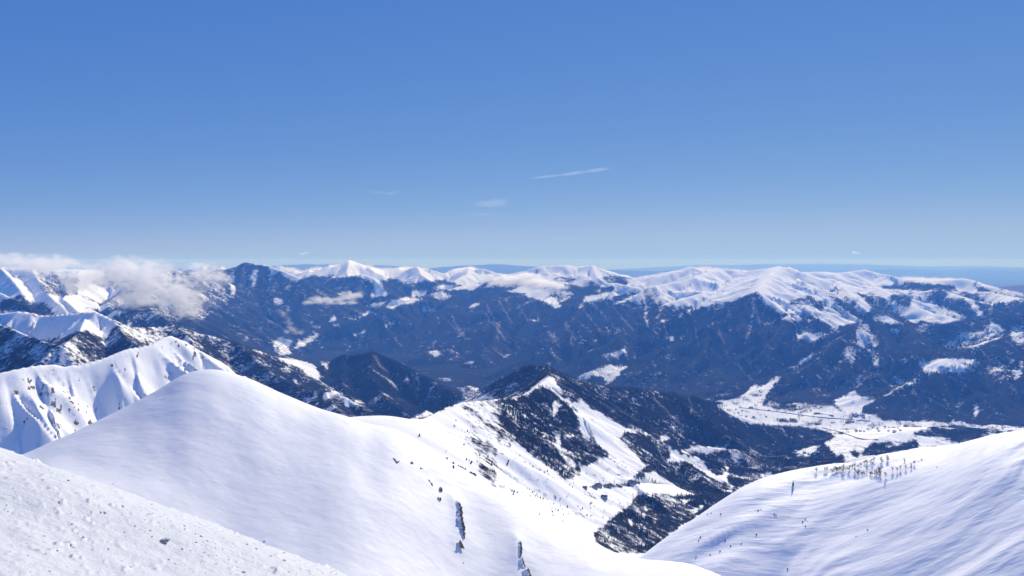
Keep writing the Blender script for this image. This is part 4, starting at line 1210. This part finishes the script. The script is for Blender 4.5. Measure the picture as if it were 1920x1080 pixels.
# valley roads
M_road = plain('cleared_asphalt', (.045, .045, .047, 1), (.085, .084, .083, 1), .3)
def ribbon(name, pix, width, label):
    pts = []
    for (a, b), (c, d) in zip(pix, pix[1:]):
        for i in range(6): pts.append(ground(a + (c - a) * i / 6, b + (d - b) * i / 6, 2500))
    v, f = [], []
    for i, p in enumerate(pts):
        t = (pts[min(i + 1, len(pts) - 1)] - pts[max(i - 1, 0)]); t.z = 0; t.normalize()
        n = Vector((-t.y, t.x, 0)) * width / 2
        zz = max(zat(p.x + n.x * e, p.y + n.y * e) for e in (-1, 0, 1)) + .8
        for e in (-1, 1):
            q = p + n * e; v.append((q.x, q.y, zz))
        for e in (-1, 1):
            q = p + n * e * 1.2; v.append((q.x, q.y, zz - 4))
    for i in range(len(pts) - 1):
        a, b = i * 4, i * 4 + 4
        f += [(a, a + 1, b + 1, b), (a + 2, a, b, b + 2), (a + 1, a + 3, b + 3, b + 1)]
    return tag(pydata(name, v, f, M_road), label, kind='structure')
ribbon('road', zv((-60,148),(60,158),(200,176),(380,196),(520,216),(700,240),(900,262),(1050,271),(1250,286),(1420,300)), 17, 'dark cleared road along the far side of the valley')
ribbon('road', zv((850,372),(1050,420),(1250,488),(1330,503),(1500,508)), 15, 'dark cleared road along the near side of the valley')

# cable across the gorge
ca, cb = ground(*z7((1590, 402))[0], 2500), ground(*z7((1850, 425))[0], 2500)
v, f = [], []
for k in range(25):
    t = k / 24
    p = ca.lerp(cb, t) + Vector((0, 0, 28 - 55 * 4 * t * (1 - t) * .35))
    for i in range(5):
        a = 2 * math.pi * i / 5
        v.append((p.x, p.y + 1.0 * math.cos(a), p.z + 1.0 * math.sin(a)))
for k in range(24):
    for i in range(5):
        f.append((k * 5 + i, k * 5 + (i + 1) % 5, (k + 1) * 5 + (i + 1) % 5, (k + 1) * 5 + i))
tag(pydata('overhead_cable', v, f, M_cable), 'thin pale cable sagging across the dark wooded gorge', 'cable')

# ------------------------------------------------------------------ rock outcrops on the smooth hill
def rock_geo(c, r, seed, sz=1.0):
    """one angular block: a coarse ball with facets pulled in and out"""
    q = random.Random(seed)
    v, f = [], []
    n, m = 7, 5
    for i in range(m):
        ph = math.pi * (i + .5) / m - math.pi / 2
        for j in range(n):
            th = 2 * math.pi * (j + .5 * (i % 2)) / n
            k = r * q.uniform(.68, 1.12)
            v.append((c[0] + k * math.cos(ph) * math.cos(th) * 1.05, c[1] + k * math.cos(ph) * math.sin(th), c[2] + k * sz * math.sin(ph)))
    for i in range(m - 1):
        for j in range(n):
            f.append((i * n + j, i * n + (j + 1) % n, (i + 1) * n + (j + 1) % n, (i + 1) * n + j))
    f.append(tuple(range(n - 1, -1, -1))); f.append(tuple((m - 1) * n + j for j in range(n)))
    return v, f
def crag(t, gp, rpx, seed):
    q = random.Random(seed)
    L = sum((b - a).length for a, b in zip(gp, gp[1:]))
    m = rpx * gp[0].length / FPX
    n = max(6, int(L / (m * .42)))
    line, acc = [], 0
    for i in range(n + 1):
        d = L * i / n; k0 = 0
        while k0 < len(gp) - 2 and d > (gp[k0 + 1] - gp[k0]).length: d -= (gp[k0 + 1] - gp[k0]).length; k0 += 1
        seg = gp[k0 + 1] - gp[k0]
        line.append(gp[k0] + seg * min(1.15, d / max(seg.length, 1e-6)) - gp[0])
    V_, F_, S_, G_ = [], [], [], []
    rows = 5
    for i, c in enumerate(line):
        e = math.sin(math.pi * (i + .6) / (n + 1.2)) ** .45
        h = m * 2.1 * e * q.uniform(.55, 1.15)
        x0 = q.uniform(-.35, .35) * m
        tops = (c.x + x0 - .3 * m, c.y + q.uniform(-.2, .2) * m, c.z + h)
        for r in range(rows):
            w = r / (rows - 1)
            j = .32 * m
            V_.append((tops[0] + (.25 + 1.0 * w + (.45 if r % 2 else -.1)) * m * .75 + q.uniform(-j, j), tops[1] + q.uniform(-j, j) - 1.7 * m * w, c.z + h * (1 - w) - .6 * m * w + q.uniform(-j, j) * .6))
        hs = c.z + h * .78
        S_.append((tops[0] + .25 * m, tops[1], hs + .12 * m))
        S_.append((tops[0] - .9 * m, tops[1], hs * .8 + .2 * c.z - .05 * m))
        S_.append((tops[0] - 3.2 * m, tops[1] + .3 * m, c.z + .12 * h - .2 * m))
        S_.append((tops[0] - 6.0 * m, tops[1] + .6 * m, c.z - .9 * m))
    for i in range(n):
        for r in range(rows - 1):
            a, b = i * rows + r, (i + 1) * rows + r
            F_.append((a, a + 1, b + 1)); F_.append((a, b + 1, b))
        for r in range(3):
            a, b = i * 4 + r, (i + 1) * 4 + r
            G_.append((a, b, b + 1, a + 1))
    pydata('rock_face', V_, F_, M_rock, t)
    pydata('snow_drift', S_, G_, M_dome, t, True)
for k, (lab, rpx, pts) in enumerate(ROCKS):
    gp = [ground(px, py, 120) for px, py in pts]
    t = empty('rock_outcrop', gp[0], lab, 'rock')
    if k in (0, 1, 2, 3, 4):
        crag(t, gp, rpx, 300 + k)
        continue
    V_, F_, CV, CF = [], [], [], []
    q = random.Random(300 + k)
    fine = []
    for a, b in zip(gp, gp[1:] + gp[-1:]):
        n = max(1, int((b - a).length / (rpx * a.length / FPX * .7))) if (b - a).length > .01 else 1
        for i in range(min(n, 14)): fine.append(a.lerp(b, i / n))
    for c in fine:
        r = rpx * c.length / FPX * q.uniform(.4, .95)
        c = c + Vector((q.uniform(-.75, .6) * r, q.uniform(-.5, .5) * r, r * q.uniform(-.2, .9))) - gp[0]
        v, f = rock_geo(c, r, q.random(), q.uniform(.9, 2.0)); o = len(V_)
        V_ += v; F_ += [tuple(i + o for i in x) for x in f]
        if q.random() < .35:
            v, f = rock_geo(c + Vector((-r * .45, -r * .1, r * .75)), r * .62, q.random(), .5); o = len(CV)
            CV += v; CF += [tuple(i + o for i in x) for x in f]
    pydata('rock', V_, F_, M_rock, t)
    if CV: pydata('snow_cap', CV, CF, M_cap, t, True)

# ------------------------------------------------------------------ crumbs and lumps on the trampled slope
cv_, cf_ = rock_geo((0, 0, .2), 1.0, 77, .7)
proto_crumb = pydata('snow_crumb', cv_, cf_, M_cap, None, False, link=False)
pm = (LAB == RI['near_snow_slope']) & VIS & (R > 3) & (R < 13) & (np.abs(A) < .66)
cw = np.clip(.12 + smooth(-.1, .7, fbm(X / .7, Y / .7, 3, 111)), 0, 2) / np.maximum(R, 4) ** 1.25
p = pick(pm, 1800, cw)
sc = np.exp(rng.normal(math.log(.0055), .45, len(p))) * (.6 + np.hypot(p[:, 0], p[:, 1]) / 14)
scatter('snow_crumbs', 'small crumbs of frozen snow strewn over the rough slope', p, np.c_[sc * 1.2, sc, sc * .55], rng.uniform(0, 6.28, len(p)), proto_crumb)
lump_spots = z5((470,864),(845,826),(335,664),(405,788),(950,988),(1025,928),(1100,844),(1165,883),(1390,903),(1440,928),(1525,968),(1600,992),(1625,1057),(280,1052),(170,1057),(415,918),(855,858),(700,834),(590,724),(568,722),(45,718),(260,954),
                (760,800),(1210,900),(1250,930),(1130,858),(925,815),(735,1030),(610,930),(1490,880),(400,905),(640,560),(240,540),(690,690))
l0 = None
for px, py in lump_spots:
    p = ground(px, py)
    r = 2.2 * p.length / FPX
    if l0 is None:
        l0 = pydata('snow_lump', *rock_geo((0, 0, .1), 1.0, 78, .75), M_cap); l0.location = p; l0.scale = (r * 1.3, r, r)
        tag(l0, 'small frozen lump of snow left of the grass tuft on the trampled slope', 'snow lump', 'lumps of snow on the near slope')
    else:
        k = R_.uniform(.6, 1.3) * r
        copy_thing(l0, p, R_.uniform(0, 6.28), (k * 1.4, k, k * .9), 'small frozen lump of snow ' + ('left of the grass tuft' if px < 270 else 'right of the grass tuft' if px > 345 else 'close to the grass tuft') + (' near the bottom edge' if py > 1030 else ' high on the trampled slope' if py < 985 else ' on the trampled slope'))
p = ground(127, 901)
st = pydata('dark_stone', *rock_geo((0, 0, .1), 1.0, 79, .5), M_stone); st.location = p
k = 2.0 * p.length / FPX; st.scale = (k * 1.6, k, k)
tag(st, 'single dark stone near the upper edge of the trampled slope', 'stone')
p = ground(307, 1016)
k = 9 * p.length / FPX
t = empty('grass_tuft', p, 'grey frosted tuft of grass sticking out of the trampled snow', 'grass tuft', None, 0, k)
v, f = rock_geo((0, 0, 0), .62, 80, .55); cap = pydata('snow_crust', [(x * 1.35, y, z) for x, y, z in v], f, M_cap, t, True)
v, f = [], []
for i in range(150):
    x, y = R_.uniform(-.85, .85), R_.uniform(-.5, .5)
    h = .35 + .45 * R_.random() * (1 - abs(x)); w = .035
    d = R_.uniform(-.1, .55)
    n = len(v); v += [(x - w, y, .1), (x + w, y, .1), (x + d, y + R_.uniform(-.3, .1), .1 + h)]; f.append((n, n + 1, n + 2))
pydata('grass_blades', v, f, M_grass, t)

# ------------------------------------------------------------------ clouds
def cloud(name, label, D, lobes, sigma, group=None, depth=1.0, nscale=1.0, aniso=.35, soft=.55, edge=1.5, vox=None):
    """lobes = (px, py, half width px, half height px[, roll degrees[, dy distance]]); a closed hull filled with drifting vapour"""
    m = bpy.data.materials.new(name); m.use_nodes = True
    nt = m.node_tree; nt.nodes.clear(); L = nt.links
    geo_ = nt.nodes.new('ShaderNodeNewGeometry'); pos = geo_.outputs['Position']
    field = None
    V_, F_ = [], []
    wsum = 0
    for lb in lobes:
        px, py, w, h = lb[:4]; roll = math.radians(lb[4]) if len(lb) > 4 else 0; dd = lb[5] if len(lb) > 5 else 0
        c = unproject(px, py, D + dd)
        a, b = w * (D + dd) / FPX, h * (D + dd) / FPX
        dep = depth * math.sqrt(a * b)
        wsum += b / len(lobes)
        mp = nt.nodes.new('ShaderNodeVectorMath'); mp.operation = 'SUBTRACT'; L.new(pos, mp.inputs[0]); mp.inputs[1].default_value = c
        ro = nt.nodes.new('ShaderNodeVectorRotate'); ro.rotation_type = 'Y_AXIS'; ro.inputs['Angle'].default_value = roll; L.new(mp.outputs[0], ro.inputs['Vector'])
        di = nt.nodes.new('ShaderNodeVectorMath'); di.operation = 'DIVIDE'; L.new(ro.outputs[0], di.inputs[0]); di.inputs[1].default_value = (a, dep, b)
        le = nt.nodes.new('ShaderNodeVectorMath'); le.operation = 'LENGTH'; L.new(di.outputs[0], le.inputs[0])
        f1 = math_node(nt, 'SUBTRACT', 1.0, le.outputs['Value'])
        field = f1 if field is None else math_node(nt, 'SMOOTH_MAX', field, f1, .25)
        o = len(V_); n1_, n2_ = 14, 8
        for i in range(n2_ + 1):
            ph = math.pi * i / n2_ - math.pi / 2
            for j in range(n1_):
                th = 2 * math.pi * j / n1_
                x, y, z = a * 1.12 * math.cos(ph) * math.cos(th), dep * 1.12 * math.cos(ph) * math.sin(th), b * 1.12 * math.sin(ph)
                x, z = x * math.cos(roll) - z * math.sin(-roll) * 1 if False else x * math.cos(roll) - z * math.sin(roll), x * math.sin(roll) + z * math.cos(roll)
                V_.append((c[0] + x, c[1] + y, c[2] + z))
        for i in range(n2_):
            for j in range(n1_):
                F_.append((o + i * n1_ + j, o + i * n1_ + (j + 1) % n1_, o + (i + 1) * n1_ + (j + 1) % n1_, o + (i + 1) * n1_ + j))
    mpn = nt.nodes.new('ShaderNodeMapping'); L.new(pos, mpn.inputs[0]); q = nscale / max(wsum, 1)
    mpn.inputs['Scale'].default_value = (q * .7, q * .7, q * 1.1)
    no = noise(nt, mpn.outputs[0], 1.1, 7, .6)
    fld = math_node(nt, 'ADD', field, math_node(nt, 'MULTIPLY', math_node(nt, 'SUBTRACT', no, .52), edge))
    ed = sstep(nt, field, -.02, .12)
    den = math_node(nt, 'MULTIPLY', sstep(nt, fld, .02, soft), ed)
    den = math_node(nt, 'MULTIPLY', den, sigma)
    pv = nt.nodes.new('ShaderNodeVolumePrincipled'); out = nt.nodes.new('ShaderNodeOutputMaterial')
    pv.inputs['Color'].default_value = (1, 1, 1, 1); pv.inputs['Anisotropy'].default_value = aniso
    L.new(den, pv.inputs['Density']); L.new(pv.outputs[0], out.inputs['Volume'])
    me = bpy.data.meshes.new(name); me.from_pydata(V_, [], F_); me.materials.append(m)
    tmp = bpy.data.objects.new(name, me); COL.objects.link(tmp)
    if len(lobes) > 1:
        md = tmp.modifiers.new('union', 'REMESH'); md.mode = 'VOXEL'; md.voxel_size = vox or max(wsum * .35, 2)
        dg = bpy.context.evaluated_depsgraph_get()
        nm_ = bpy.data.meshes.new_from_object(tmp.evaluated_get(dg)); tmp.modifiers.clear(); tmp.data = nm_
        if not nm_.materials: nm_.materials.append(m)
    return tag(tmp, label, 'cloud', group)

cloud('cloud', 'large ragged white cloud hanging over the left mountains', 8300,
      [(268,522,75,48),(330,553,62,44),(345,575,50,28),(235,505,60,30),(175,518,80,28),(85,497,85,25),(20,488,60,20),(385,512,48,26),(412,524,32,18),(255,560,60,24),(150,540,50,16)], .011, depth=1.1, nscale=1.9, edge=2.9, soft=1.1)
cloud('cloud', 'small white cloud below the twin far peaks over the dark valley', 13300, [(580,567,18,6),(598,563,26,11),(618,566,22,8),(636,562,22,7),(654,556,24,13),(672,552,14,9),(645,568,30,5)], .012, nscale=1.0, edge=2.6, soft=.9)
cloud('cloud', 'flat white cloud lying on the snowy plateau edge near the centre', 14600, [(918,522,34,10),(955,526,52,15),(1000,529,50,13),(1038,534,32,9),(985,518,34,10),(900,519,20,6),(1055,538,22,6)], .012, nscale=1.1, edge=2.6, soft=.9)
cloud('cloud', 'thin curled wisp of mist rising above the far village', 12900, [(525,584,9,6,-30),(531,589,9,8,-40),(536,595,8,10,-30),(540,602,8,12,-15),(543,610,10,12,-10),(549,617,14,10),(560,623,16,7),(536,621,10,6)], .006, nscale=1.1, edge=2.7, soft=1.0)
cloud('cloud', 'tiny puff of cloud above the dark far peak at left', 60000, [(566,476,8,3.0),(574,474,7,3.2)], .0016, nscale=.8)
cloud('cloud', 'tiny puff of cloud above the right end of the plateau', 60000, [(1601,473,6,2.6),(1608,475,7,2.2)], .0026, nscale=.8)
cloud('cloud', 'long thin streak of high cloud, longest in the blue sky', 70000, [(1118,319,34,4.5,8),(1075,325,40,4,8),(1025,331,42,3,7)], .00020, depth=1.2, nscale=1.0)
cloud('cloud', 'faint oval smear of high cloud in mid sky', 70000, [(920,382,44,9,2),(935,378,28,8)], .00011, depth=1.0, nscale=1.0)
cloud('cloud', 'faint thin line of cloud just under the oval smear', 70000, [(905,402,34,3)], .00012, nscale=1.0)
cloud('cloud', 'small faint feather of high cloud left of centre', 70000, [(735,362,20,5,8),(712,361,30,3,-4)], .00012, nscale=1.0)
